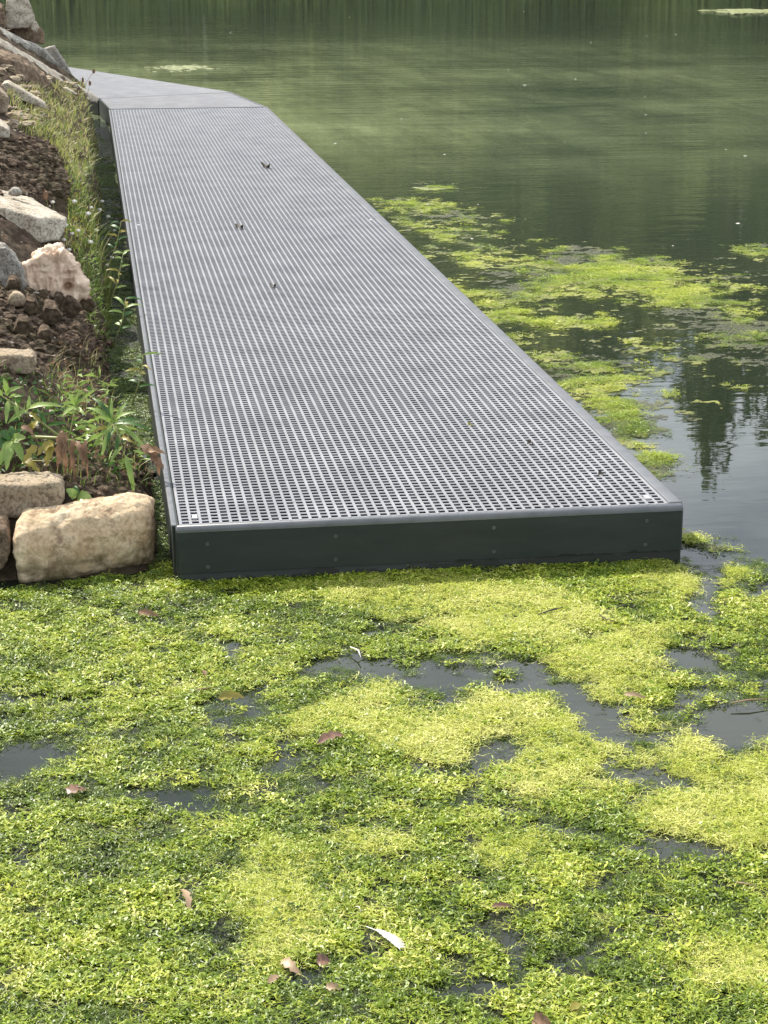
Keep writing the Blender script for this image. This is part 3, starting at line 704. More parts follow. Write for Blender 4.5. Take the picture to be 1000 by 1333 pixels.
# ------------------------------------------------------------------ soil clods
ico = None
def lump(seed):
    import bmesh
    bm = bmesh.new(); bmesh.ops.create_icosphere(bm, subdivisions=2, radius=1)
    V = np.array([v.co[:] for v in bm.verts]); F = np.array([[v.index for v in f.verts] for f in bm.faces]); bm.free()
    V = V*(1 + .60*fbm(V, 1.3, 3, seed) + .55*fbm(V, 2.7, 2, seed+40, .5, True))[:, None]*np.array([1., .8, .75]); return V, F
LUMPS = [lump(s) for s in range(8)]
def lumps_mesh(name, P, S, flat=.7):
    Vs, Fs = [], []; b = 0
    for p, s in zip(P, S):
        V, F = LUMPS[rng.integers(8)]
        a = rng.uniform(0, 6.28); R = np.array([[math.cos(a), -math.sin(a), 0], [math.sin(a), math.cos(a), 0], [0, 0, flat]])
        Vs.append((V*s*rng.uniform(.7, 1.3, 3)) @ R.T + p); Fs.append(F + b); b += len(V)
    return mesh_np(name, np.concatenate(Vs), np.concatenate(Fs), False)
def sample_px(poly, n):
    """random points inside a pixel polygon"""
    poly = np.array(poly, float); out = []
    lo, hi = poly.min(0), poly.max(0)
    while len(out) < n:
        q = rng.uniform(lo, hi, (n*2, 2)); x1, y1 = poly[:, 0], poly[:, 1]; x2, y2 = np.roll(x1, -1), np.roll(y1, -1)
        c = ((y1[None] > q[:, 1:]) != (y2[None] > q[:, 1:])) & (q[:, :1] < (x2-x1)[None]*(q[:, 1:]-y1[None])/(y2-y1+1e-9)[None] + x1[None])
        out += list(q[c.sum(1) % 2 == 1])
    return np.array(out[:n])
def on_bank(poly, n, lift=0.):
    q = sample_px(poly, n); P = bank_hit(q[:, 0], q[:, 1])
    k = (P[:, 2] > -.01) & (P[:, 0] < shore(P[:, 1]) + .02) & (P[:, 1] < 15); P = P[k]
    P[:, 2] = bank_h(P[:, 0], P[:, 1]) + lift; return P
PS = [on_bank([(-10,365),(60,380),(105,385),(128,410),(140,460),(60,470),(-10,455)], 2600), on_bank([(-10,180),(60,182),(92,225),(90,262),(-10,255)], 2600), on_bank([(-10,440),(140,440),(160,520),(60,500),(-10,500)], 450),
      on_bank([(80,590),(150,600),(200,620),(190,650),(90,650)], 160)]
SZ = [(.002 + .020*rng.random(len(P))**4) for P in PS]
SZ[1] = .0025 + .024*rng.random(len(PS[1]))**5
link('soil_crumbs', lumps_mesh('soil_crumbs', np.concatenate(PS), np.concatenate(SZ)), M_clod, kind='stuff', label='crumbled brown soil heaped on the bank')
P = on_bank([(-10,60),(60,92),(110,122),(60,112),(60,150),(20,175),(-10,180)], 130)
link('rubble_chips', lumps_mesh('rubble_chips', P, .012 + .040*rng.random(len(P))**3, .6), M_lime, kind='stuff', label='broken rubble chips between the slabs at the top of the bank')
P = on_bank([(-10,40),(60,90),(135,170),(140,520),(190,600),(60,640),(-10,620)], 500)
link('grit', lumps_mesh('grit', P, .002 + .006*rng.random(len(P))**2), M_slab, kind='stuff', label='pale grit and stone chips strewn over the bank')
big_clods = [(18,372,22),(40,400,24),(66,412,30),(92,402,28),(112,398,26),(30,428,26),(58,438,22),(100,430,18),(78,392,20)]
clod_lb = ['leftmost of the soil clods under the tan cobble', 'dark clod just below the crumpled sack on its left', 'largest dark clod, in the centre of the heap below the sack', 'clod right under the torn bottom of the sack', 'rightmost clod of the heap, touching the grass', 'low clod at the left, close above the flat stone', 'small clod low in the heap above bare soil', 'lowest clod at the right of the heap near the edge weeds', 'topmost small clod, against the foot of the sack']
for i, (px, py, w) in enumerate(big_clods):
    Yq = Yb(px, py+w/2) - .02
    rock('soil_clod', clod_lb[i], [(px-w/2, py+2), (px-w*.25, py-w*.42), (px+w*.25, py-w*.35), (px+w/2, py), (px+w*.25, py+w*.4), (px-w*.35, py+w*.35)], Yq, M_clod, .0032*w, 4, .004, .007, 26, 90+i, .7, cat='soil clod', group='clods of dug soil beside the sack')

# ------------------------------------------------------------------ grass
def blades(name, P, L_, W_, lean=.5, tone=(.4, .25), label=None, bend=(.25, -.1), seg=4):
    P = P[(fbm(P, 14, 4, 77) + .22*rng.normal(size=len(P))) > -.06]
    n = len(P); az = rng.uniform(0, 2*np.pi, n); dx = np.cos(az)*rng.uniform(.1, 1, n)*lean + bend[0]; dy = np.sin(az)*rng.uniform(.1, 1, n)*lean + bend[1]
    L = L_*rng.uniform(.45, 1.2, n); w = W_*rng.uniform(.6, 1.3, n)
    side = np.stack([-np.sin(az+.6), np.cos(az+.6), 0*az], 1)
    V = np.zeros((n, seg*2+1, 3))
    for k in range(seg+1):
        s = k/seg; c = P + np.stack([dx*L*s**1.7, dy*L*s**1.7, L*(s - .42*s**2.4*(np.hypot(dx, dy)*1.1))], 1)
        if k < seg:
            ww = w*(1 - s**1.6)
            V[:, 2*k] = c - side*ww[:, None]; V[:, 2*k+1] = c + side*ww[:, None]
        else: V[:, 2*seg] = c
    f = []
    for k in range(seg-1): f += [(2*k, 2*k+1, 2*k+3), (2*k, 2*k+3, 2*k+2)]
    f.append((2*seg-2, 2*seg-1, 2*seg)); f = np.array(f); m = seg*2+1
    F = (f[None] + (np.arange(n)*m)[:, None, None]).reshape(-1, 3)
    me = mesh_np(name, V.reshape(-1, 3), F, True)
    t = np.clip(tone[0] + tone[1]*rng.normal(size=n), 0, 1); attr(me, 'tone', np.repeat(t, m))
    return link(name, me, M_grass, kind='stuff', label=label)
blades('bank_grass', on_bank([(8,118),(60,112),(110,106),(134,128),(134,175),(125,215),(100,245),(92,215),(60,178),(20,160)], 5200), .062, .0020, 1.15, (.74, .26), 'long sunlit yellow-green grass on top of the bank')
blades('edge_grass', on_bank([(88,225),(132,215),(130,260),(140,330),(150,400),(155,460),(120,440),(95,370),(84,320),(90,270)], 4600), .05, .0018, 1.0, (.45, .28), 'low green grass and moss along the cut edge of the bank', (.15, -.1))
blades('low_grass', on_bank([(-10,480),(150,470),(185,560),(205,600),(190,640),(90,640),(-10,620)], 1500), .04, .0014, .9, (.3, .25), 'sparse low grass among the leafy plants', (.1, -.1))
blades('mound_grass', on_bank([(10,150),(60,165),(95,215),(92,240),(70,190),(30,175)], 600), .06, .0018, .8, (.7, .2), 'dry grass tangled over the soil mound')
blades('dry_stalks', on_bank([(60,470),(150,440),(175,520),(200,590),(210,640),(120,600)], 420), .07, .0010, .9, (.9, .1), 'thin dry stalks and roots hanging from the bank', (.3, -.1))

# ------------------------------------------------------------------ leafy plants
def leaf_between(name, a, b, w, mat, parent, sag=.12, fold=.25, seg=8, shape='lance', nrm=None):
    a = Vector(a); b = Vector(b); ax = b - a; ln = ax.length; d = ax.normalized()
    view = (Vector(CAM) - a).normalized() if nrm is None else Vector(nrm)
    view = (view + Vector((0, 0, .8)) + Vector((random.gauss(0, .25), random.gauss(0, .25), 0))).normalized()
    s = d.cross(view).normalized(); u = s.cross(d).normalized(); V = []
    for k in range(seg+1):
        t = k/seg
        ww = w*(math.sin(math.pi*t**.75)**.8 if shape == 'lance' else math.sin(math.pi*t**.6)**.6)*(1 if 0 < k < seg else .06) + .0004
        c = ax*t + u*(ln*sag*4*t*(1-t)) - Vector((0, 0, ln*sag*t*t))
        jig = ww*(.38 if mat in (M_dry, M_tanleaf, M_reddish, M_yleaf) else .12)*math.sin(k*2.4+w*900)
        V += [c - s*(ww+jig) + u*fold*ww, c, c + s*(ww-jig) + u*fold*ww]
    F = [f for k in range(seg) for f in ((3*k, 3*k+1, 3*k+4, 3*k+3), (3*k+1, 3*k+2, 3*k+5, 3*k+4))]
    me = MB().add(V, F).me(name, True)
    o = link(name, me, mat, parent); o.location = a - (Vector(parent.location) if parent else Vector((0, 0, 0))); return o
def px_plant(name, label, root_px, Y0, stems, leaves, cat='plant'):
    root = Vector(at_y(*root_px, Y0)); e = empty(name, root, label, cat)
    for pts, r, mt in stems:
        P = [Vector(at_y(a, b, Y0+c)) - root for a, b, c in pts]
        link('stem', MB().add(*tube(P, [r*(1 - .5*i/(len(P)-1)) for i in range(len(P))], 6)).me('stem', True), mt, e)
    for l in leaves:
        (a, b, c), (a2, b2, c2), w, mt = l[:4]
        leaf_between(l[4] if len(l) > 4 else 'leaf', at_y(a, b, Y0+c), at_y(a2, b2, Y0+c2), w, mt, e, shape=l[5] if len(l) > 5 else 'lance')
    return e
G, D, Yl, Br = M_leaf, M_leafdark, M_yleaf, M_dry
px_plant('narrow_leaved_plant', 'narrow-leaved green plant arching over the dock edge above the cream stone', (140,600), Yb(140,600)-.03,
    [([(140,605,.1),(143,575,.05),(147,550,0)], .003, M_stem), ([(150,600,.1),(155,575,.03),(153,560,0)], .002, M_stem), ([(147,552,0),(155,568,-.02),(163,598,-.03)], .002, M_stem)],
    [((147,550,0),(177,532,-.03),0.0055,G), ((148,552,0),(201,556,-.05),0.0055,D), ((150,551,0),(195,583,-.06),0.0062,G), ((147,550,0),(112,526,.03),0.0070,G), ((145,552,0),(131,594,-.05),0.0062,G), ((145,553,0),(122,577,-.04),0.0055,G),
     ((163,592,-.03),(175,641,-.07),0.0074,G), ((146,548,0),(145,514,.03),0.0039,G), ((150,548,0),(166,520,.03),0.0047,G), ((147,552,0),(128,540,-.03),0.0055,G), ((150,556,0),(172,560,-.05),0.0055,G), ((148,556,0),(139,580,-.05),0.0047,D), ((155,566,0),(150,590,-.04),0.0055,D),
     ((149,548,0),(120,512,.05),0.0055,D), ((152,548,0),(186,545,.0),0.0047,D), ((143,557,0),(118,560,-.04),0.0047,Yl), ((158,570,0),(176,575,-.04),0.0047,Yl), ((160,580,-.02),(143,600,-.05),0.0047,G)])
px_plant('willowherb', 'green plant with a thick pale stem and long narrow leaves at the left edge', (70,600), Yb(70,590)+.02,
    [([(78,600,.06),(79,569,0),(48,545,-.02),(3,516,-.03)], .0040, M_stem), ([(80,600,.05),(92,560,.02),(98,530,.02)], .002, M_stem)],
    [((12,518,-.02),(29,513,-.05),0.0047,G), ((10,515,-.02),(4,488,-.02),0.0062,G), ((6,514,-.02),(30,500,-.03),0.0055,G), ((12,520,-.02),(8,548,-.06),0.0062,G), ((34,533,-.02),(85,524,-.05),0.0070,G), ((36,534,-.02),(10,548,-.05),0.0062,G), ((36,534,-.02),(38,512,.0),0.0047,G),
     ((38,538,-.02),(55,548,-.06),0.0055,Yl), ((98,530,.02),(113,514,0),0.0047,G), ((97,528,.02),(88,508,.02),0.0047,G), ((97,532,.02),(112,538,-.03),0.0055,G), ((96,532,.02),(80,540,-.02),0.0055,G), ((98,526,.02),(104,506,.02),0.0039,G), ((4,515,-.02),(-18,500,-.03),0.0062,G), ((2,518,-.02),(-14,540,-.04),0.0062,D),
     ((60,552,-.02),(48,530,.0),0.0047,D), ((62,554,-.02),(88,548,-.04),0.0047,D), ((50,545,-.02),(34,560,-.05),0.0055,D), ((20,524,-.02),(26,545,-.05),0.0047,G)])
px_plant('lobed_leaf_plant', 'bright green plant with broad lobed leaves at the left edge beside yellowing foliage', (15,615), Yb(15,610)+.0,
    [([(10,620,.05),(14,595,.02),(16,572,0)], .0022, M_stem)],
    [((16,574,0),(-2,603,-.05),.012,G,'leaf','wide'), ((16,574,0),(8,608,-.06),.011,G,'leaf','wide'), ((17,575,0),(31,600,-.05),.011,G,'leaf','wide'), ((16,572,0),(34,568,-.02),.012,G,'leaf','wide'), ((15,571,0),(-4,560,0),.012,D,'leaf','wide'), ((16,571,0),(14,552,.02),.009,D,'leaf','wide'), ((14,573,0),(-14,585,-.02),.013,D,'leaf','wide')])
px_plant('withered_plant', 'withered plant with hanging brown leaves beside the yellowing foliage', (100,630), Yb(100,625)-.02,
    [([(42,569,.05),(75,570,.03),(103,576,0),(101,612,0),(98,640,.03)], .0048, M_stem), ([(40,600,.05),(66,600,.02),(80,590,0)], .0018, M_stem)],
    [((82,560,0),(86,614,-.02),.008,Br), ((92,572,0),(99,622,-.02),.006,Br), ((112,572,0),(108,606,-.02),.007,Br), ((104,578,0),(114,600,-.02),.005,Br), ((86,566,0),(80,596,-.03),.005,Br), ((96,570,0),(90,612,.0),.005,Br), ((109,580,0),(114,618,-.02),.004,Br), ((100,574,0),(106,592,-.03),.006,Br), ((78,562,0),(75,606,-.02),.008,Br), ((28,555,0),(44,564,-.01),.008,Br,'leaf','wide'),
     ((70,575,.03),(48,590,0),.010,Yl,'leaf','wide'), ((68,578,.03),(60,604,0),.010,Yl,'leaf','wide'), ((48,580,.03),(30,600,0),.009,Yl,'leaf','wide'), ((30,600,.03),(52,612,0),.010,Yl,'leaf','wide'), ((40,560,.03),(50,546,.03),.010,Yl,'leaf','wide')])
px_plant('broad_leaved_seedling', 'small seedling with two broad green leaves behind the large cream stone', (100,655), Yb(100,645)-.04,
    [([(100,655,.03),(100,645,0)], .002, M_stem)],
    [((99,648,0),(86,634,.0),.012,G,'leaf','wide'), ((101,649,0),(120,646,-.02),.016,G,'leaf','wide'), ((100,646,0),(98,630,.02),.008,D,'leaf','wide')])
def weed(label, base, tip, n, Y0, w=.006, l=.05, lean=.0):
    root = Vector(at_y(*base, Y0)); top = Vector(at_y(*tip, Y0 - lean)); e = empty('leafy_weed', root, label, 'weed')
    d = top - root; mid = d*.5 + Vector((.01, 0, .01))
    link('stem', MB().add(*tube([(0, 0, 0), mid, d], [.0022, .0018, .001], 5)).me('stem', True), M_stem, e)
    for k in range(n):
        t = .25 + .75*(k+1)/n; a = root + (mid*(2*t*(1-t)*1.0) + d*t*t if t < 1 else d); az = k*2.4 + random.uniform(-.5, .5)
        b = a + Vector((math.cos(az), math.sin(az), random.uniform(-.1, .5)))*l*random.uniform(.6, 1.1)
        leaf_between('leaf', a, b, w*random.uniform(.7, 1.2), random.choice([G, D, D, Yl]), e)
weed('leafy weed leaning over the ditch beside the large slab', (140,352), (158,288), 9, 3.3, .0055, .06, .05)
weed('small leafy weed on the bank edge below the crumpled sack', (148,452), (164,388), 9, 2.1, .0055, .06, .05)
weed('upright weed on the bank edge above the narrow-leaved plant', (172,528), (186,462), 9, 1.2, .005, .055, .05)
weed('weed overhanging the ditch just below the clover heads', (142,400), (160,332), 9, 2.7, .0055, .06, .05)
# leafy ground growth lower down, small leaves nobody would count
def leaflets(name, P, s, mat, label, wd=.7):
    n = len(P); az = rng.uniform(0, 2*np.pi, n); a = np.stack([np.cos(az), np.sin(az), rng.uniform(-.2, .9, n)], 1)*s*rng.uniform(.6, 1.4, (n, 1))
    b = np.cross(a, rng.normal(size=(n, 3))); b /= np.linalg.norm(b, axis=1, keepdims=True); b *= s*.35*rng.uniform(.6, 1.3, (n, 1))
    P = P + np.stack([0*az, 0*az, rng.uniform(0, .03, n)], 1)
    b = b*wd; V = np.stack([P, P + a*.45 + b, P + a - np.array([0, 0, .25])*s, P + a*.45 - b], 1).reshape(-1, 3)
    return link(name, mesh_np(name, V, np.arange(4*n).reshape(-1, 4)), mat, kind='stuff', label=label)
leaflets('ground_cover', on_bank([(-10,485),(60,500),(150,520),(190,560),(200,600),(150,625),(60,610),(-10,615)], 420), .020, M_leafdark, 'dark small-leaved growth under the taller plants')
leaflets('edge_weeds', on_bank([(100,340),(130,330),(165,400),(168,460),(140,470),(110,420)], 500), .018, M_leaf, 'small-leaved green weeds on the lower edge of the bank')
leaflets('dead_leaves', on_bank([(60,440),(150,430),(190,560),(205,610),(150,640),(90,600),(60,500)], 420), .018, M_dry, 'dry brown leaf litter on the bank')
leaflets('upper_weeds', on_bank([(88,245),(140,235),(150,330),(120,330),(84,320)], 420), .014, M_yleaf, 'yellowish weeds along the cut edge of the bank')

leaflets('tangled_leaves', on_bank([(60,505),(150,500),(195,540),(205,590),(170,625),(100,600)], 260, .015), .036, M_leaf, 'tangle of narrow fresh leaves around the taller plants', .38)
blades('tall_edge_grass', on_bank([(112,285),(150,290),(172,420),(195,540),(186,560),(150,440),(120,330)], 420), .15, .0026, .6, (.6, .25), 'taller grass leaning from the bank edge towards the dock', (.28, -.05))
# clover heads and seed heads on thin stalks
def head_mesh(r, seed):
    V, F = LUMPS[seed]; return mesh_np('flower_head', V*r, F, False)
HM = head_mesh(.0075, 2); HM.materials.append(M_white)
heads = [(85,293,22),(69,263,26),(94,304,20),(102,300,26),(83,312,16),(115,278,26),(119,270,28),(130,273,30),(97,262,24),(141,282,24),(133,262,26),(126,300,22),(90,325,14),(146,335,26),(140,345,20),(118,315,22),(149,300,24)]
for i, (px, py, s) in enumerate(heads):
    hb = bank_hit(min(px, 138), py + s)[0]; hb[2] = bank_h(hb[0], hb[1]); top = Vector(at_y(px, py, hb[1] - .03)); rt = Vector(hb)
    e = empty('clover', rt, 'faded white clover head on a thin stalk beside the large slab', 'flower', 'faded clover heads on the bank edge')
    d = top - rt
    link('stalk', MB().add(*tube([(0, 0, 0), d*.55 + Vector((.004, 0, .006)), d], [.0016, .0013, .001], 5)).me('stalk'), M_stem, e)
    o = link('flower_head', HM, None, e, loc=d); o.scale = [random.uniform(.7, 1.2)]*3
for i, (a, b, c, d) in enumerate([(97,128,122,93),(104,125,108,104),(118,130,130,112),(112,128,117,108),(125,132,128,118),(62,290,60,255),(60,262,58,252)]):
    hb = bank_hit(a, b)[0]; top = Vector(at_y(c, d, hb[1]-.02)); rt = Vector(hb); dd_ = top - rt
    e = empty('seeding_grass', rt, ('thin weed stalk with brown seed head standing up against the landing', 'thin dry stalk with a seed head in front of the large slab')[i > 4], 'weed', ('seed heads at the far dock corner', 'dry stalks by the slab')[i > 4])
    link('stalk', MB().add(*tube([(0, 0, 0), dd_*.5 + Vector((.006, 0, .004)), dd_], [.002, .0016, .001], 5)).me('stalk'), M_dry if i < 5 else M_stem, e)
    V, F = LUMPS[i]; o = link('seed_head', mesh_np('seed_head', V*np.array([.007, .007, .022]), F), M_dry, e, loc=dd_)

# brown curled leaf caught between plant and dock
e = Vector(at_y(190, 600, .42))
def float_leaf(name, label, cat, a, b, w, mat, z=.012, sag=.1, fold=.3, shape='lance', za=None, group=None):
    A_ = Vector(at_z(*a, z)); B_ = Vector(at_z(*b, za if za is not None else z))
    o = leaf_between(name, A_, B_, w, mat, None, sag, fold, 10, shape); o['label'] = label; o['category'] = cat
    if group: o['group'] = group
    return o
e = empty('curled_leaf', at_y(198, 612, .40).tolist(), 'large curled brown dead leaf leaning on the dock edge', 'leaf')
for (a, b, w) in (((182,580,0),(208,612,-.02),.014), ((190,590,-.01),(216,586,-.03),.010), ((196,598,-.02),(213,608,-.03),.011)):
    leaf_between('leaf_blade', at_y(a[0], a[1], .42+a[2]), at_y(b[0], b[1], .42+b[2]), w, M_dry, e, .2, .6, 8, 'wide')
# ------------------------------------------------------------------ algae
def ell(px, py, cx, cy, rx, ry, ang=0.):
    a = math.radians(ang); dx, dy = px - cx, py - cy
    u = (dx*math.cos(a) + dy*math.sin(a))/rx; v = (-dx*math.sin(a) + dy*math.cos(a))/ry
    return 1 - np.sqrt(u*u + v*v)          # >0 inside, 1 at the centre
GAPS = [(500,872,95,11,2),(575,890,42,20,10),(300,925,48,17,-8),(345,900,60,6,-10),(310,850,32,6,-25),(40,985,62,20,-8),(225,1042,62,15,4),(375,990,16,18,30),(630,980,46,16,-25),(745,905,95,14,24),(800,945,60,9,25),(700,870,40,8,20),
        (960,945,66,22,0),(855,1098,80,12,5),(990,1110,40,10,0),(240,1173,24,12,0),(395,1262,40,12,0),(455,1245,40,10,0),(690,1240,16,26,-20),(915,795,34,10,20),(925,770,26,14,60),(905,730,40,16,0),(720,900,30,12,0),(765,822,40,7,15),(520,818,50,4,-10),
        (650,895,30,8,10),(560,990,30,8,0),(470,925,40,6,0),(420,890,60,8,0),(650,1290,60,10,0),(530,1150,30,8,0),(60,1110,30,4,-40),(770,1250,30,8,0),(120,910,90,5,-5),(20,900,20,4,0),(845,1020,50,6,10),(700,1080,50,6,0),(880,860,40,8,20),(600,860,60,6,0)]
YEL = [(640,800,140,30,4),(780,880,80,26,0),(445,930,75,17,-22),(700,960,120,34,10),(880,1000,150,50,12),(935,1055,90,48,0),(360,1150,55,34,-45),(375,1200,60,30,-60),(660,1110,55,13,0),(955,1255,55,26,0),(570,955,90,22,0),(520,775,90,16,0),(480,1100,40,14,0),(900,755,60,16,0),(700,1010,60,20,0),(810,840,60,16,0)]
PATCH = [(790,358,125,26,6,1),(700,372,45,18,0,1),(900,392,95,26,14,.8),(965,435,70,30,10,.8),(562,272,75,9,8,.62),(540,285,40,7,10,.5),(620,384,42,8,6,.8),(700,416,70,9,3,.7),(655,412,26,14,0,.9),(640,345,80,22,10,.42),(760,490,75,26,6,.62),(815,545,48,36,25,1),(735,470,50,14,5,.55),(846,600,16,22,-30,1),
         (865,513,60,6,4,.5),(985,325,34,6,0,.6),(600,312,70,14,8,.35),(680,450,90,12,5,.35),(900,460,110,24,10,.4),(750,330,60,8,0,.45),(925,708,26,7,22,.8),(780,505,30,14,10,.9),(565,245,22,3,0,.8),(238,88,32,4,3,.6),(940,360,80,12,8,.35),(600,365,30,6,0,.45),(770,418,24,10,0,.8)]
def main_edge(px):
    e = np.where(px < 200, 772 - .13*px, 756 - .047*(px - 230)); e = np.where((px >= 198) & (px < 231), 735, e)
    return np.where(px > 884, 726 - (px-884)*.10, e)
def coverage(P):
    X, Y = P[:, 0], P[:, 1]; P3 = np.stack([X, Y, 0*X], -1)
    px, py = project(P)
    wx = 60*fbm(P3, 9., 6, 501, .72); wy = 34*fbm(P3, 9., 6, 517, .72)   # ragged outlines
    n1 = fbm(P3*np.array([1, .8, 1]), 5., 5, 201, .6); n2 = fbm(P3, 26., 4, 207, .65); n3 = fbm(P3, 75., 3, 219, .7)
    c = np.clip((py - main_edge(px))/14, -3, 1.)
    g = np.full(len(P), -1.)
    for q in GAPS: g = np.maximum(g, ell(px+wx, py+wy, q[0], q[1], q[2]*1.2, q[3]*1.35, q[4]))
    g = np.clip(g, -1, .5)
    thin = smooth(px, 600, 800)*smooth(py, 820, 900)*(1 - smooth(py, 1000, 1080)) + .7*smooth(px, 880, 950)*(1 - smooth(py, 780, 850))
    main = np.where(c > 0, .495 + .55*n1 + .74*n2 + .52*n3 - np.maximum(0, g + .30)*1.12 - .20*thin, -1)*np.where(c > 0, np.minimum(1, c*2 + .6), 1)
    main = main - 1.6*(smooth(X, 1.35 + .15*n1, 1.65) + smooth(-Y, 2.05, 2.22) + smooth(-X, .50, .72))
    main = np.where(c > -.15, main, -1)
    pt = np.full(len(P), -1.)
    for cx, cy, rx, ry, a, s in PATCH:
        e_ = ell(px+wx, py+wy*.5, cx, cy, rx*1.25, ry*1.35, a); pt = np.maximum(pt, np.where(e_ > -.4, e_*1.3*s + .12*s, -1))
    nw = fbm(P3*np.array([1, 2.0, 1]), 9., 6, 251, .72)
    pt = pt - .34 + 1.35*nw + .9*n2 + .4*n3
    offdock = (X > W + .01) | (Y > 12.6)
    pt = np.where(offdock & (py < 735), pt, -1)
    # dull film in the ditch between bank and dock
    st = np.where((X < -.008) & (X > shore(Y) - .03) & (Y > .1) & (Y < 11), .42 + .7*n1 + .5*n2, -1)
    yel = np.full(len(P), 0.)
    for cx, cy, rx, ry, a in YEL: yel = np.maximum(yel, smooth(ell(px+wx, py+wy, cx, cy, rx*1.3, ry*1.45, a), 0., .45))
    yel = np.clip(yel*.9 + .45*n1 + .75*n2 + .4*n3, 0, 1)*smooth(yel, .0, .30)
    yel = np.where(pt > main, np.clip(.62 + .5*n1, 0, 1), yel)
    dull = np.where(st > np.maximum(main, pt), 1., 0.)
    dull = np.where(pt > main, .8*smooth(-n1 - .25*(pt - .3), -.1, .35), dull)
    return np.maximum(np.maximum(main, pt), st), yel, dull, n1, n2
def sheet(name, x0, x1, y0, y1, dx, dy, thr=.30, label=None, shear=0.):
    X, Y = np.meshgrid(np.arange(x0, x1, dx), np.arange(y0, y1, dy), indexing='ij'); X = X + (Y - y0)*shear
    P = np.stack([X.ravel(), Y.ravel(), 0*X.ravel()], -1); c, yel, dull, n1, n2 = coverage(P)
    keep_gap = -.010
    z = .0022 + np.maximum(0, c - thr)*.006 + .0030*np.clip(c - thr, -.5, 0)
    z = z + np.where(c > thr, .0050*np.clip(fbm(P, 28, 4, 351, .6) + .15, 0, 1), 0)
    z = z + np.where(c > thr, .0035*fbm(P, 90, 3, 333), 0)
    z = np.where(dull > .5, z*.35 + .001, z)
    n, m = X.shape; i = np.arange(n*m).reshape(n, m)
    F = np.stack([i[:-1, :-1], i[1:, :-1], i[1:, 1:], i[:-1, 1:]], -1).reshape(-1, 4)
    cf = c[F]; F = F[(cf > thr - .50).any(1)]
    used = np.unique(F); re = np.full(n*m, -1); re[used] = np.arange(len(used))
    me = mesh_np(name, np.stack([P[used, 0], P[used, 1], z[used]], -1), re[F], True)
    attr(me, 'cov', smooth(c[used], thr - .50, thr + .04)); attr(me, 'yel', yel[used]); attr(me, 'dull', dull[used])
    return link(name, me, M_sheet, kind='stuff', label=label)
sheet('algae_mat', -.75, 1.75, -2.25, .30, .006, .007, .34, 'matted bright green algae floating in front of the dock')
sheet('algae_rafts', W+.01, 5.2, .2, 9.8, .012, .018, .40, 'pale yellow-green algae rafts drifting beside the dock')
sheet('ditch_algae', -.42, -.004, .1, 11.2, .008, .016, .34, 'dull grey-green algae filling the ditch between bank and dock')

# curly fronds, instanced over the mats
def frond_mesh(seed, k, L_, w, up, curl=1.6, spread=.006):
    r = np.random.default_rng(seed); mb = MB()
    for _ in range(k):
        p = r.normal(0, spread, 3); p[2] = r.uniform(0, .0012); a = r.uniform(0, 6.28); V = []
        s = 8; cur = p.copy(); ww = w*r.uniform(.5, 1.4); ka = r.normal(0, curl); ph = r.uniform(0, 6.28); l = L_*r.uniform(.5, 1.3); hh = up*r.uniform(.3, 1.)
        for i in range(s+1):
            t = i/s
            side = np.array([-math.sin(a), math.cos(a), r.normal(0, .55)]); side /= np.linalg.norm(side)
            q = ww*(1 - t**3*.8)*(1 + .45*math.sin(i*2.3 + ph))
            z = max(.0003, p[2] + hh*math.sin(math.pi*t)*.9 + hh*.35*math.sin(i*1.9 + ph))
            c = np.array([cur[0], cur[1], z]); V += [tuple(c - side*q), tuple(c + side*q)]
            cur[0] += math.cos(a)*l/s; cur[1] += math.sin(a)*l/s; a += ka*.5 + r.normal(0, .5)
        mb.add(V, [(2*i, 2*i+1, 2*i+3, 2*i+2) for i in range(s)])
    return mb.me('frond', True)
pc = bpy.data.collections.new('frond_shapes')
for s in range(10):
    m_ = frond_mesh(s, 7, .024, (.0013, .0008, .0017)[s % 3], .0036, 1.8, .007); m_.materials.append(M_algae)
    o = bpy.data.objects.new('frond_%02d' % s, m_); pc.objects.link(o)
fc = bpy.data.collections.new('filament_shapes')
for s in range(6):
    m_ = frond_mesh(60+s, 16, .026, .00038, .0028, .8, .009); m_.materials.append(M_algae)
    o = bpy.data.objects.new('filament_%02d' % s, m_); fc.objects.link(o)
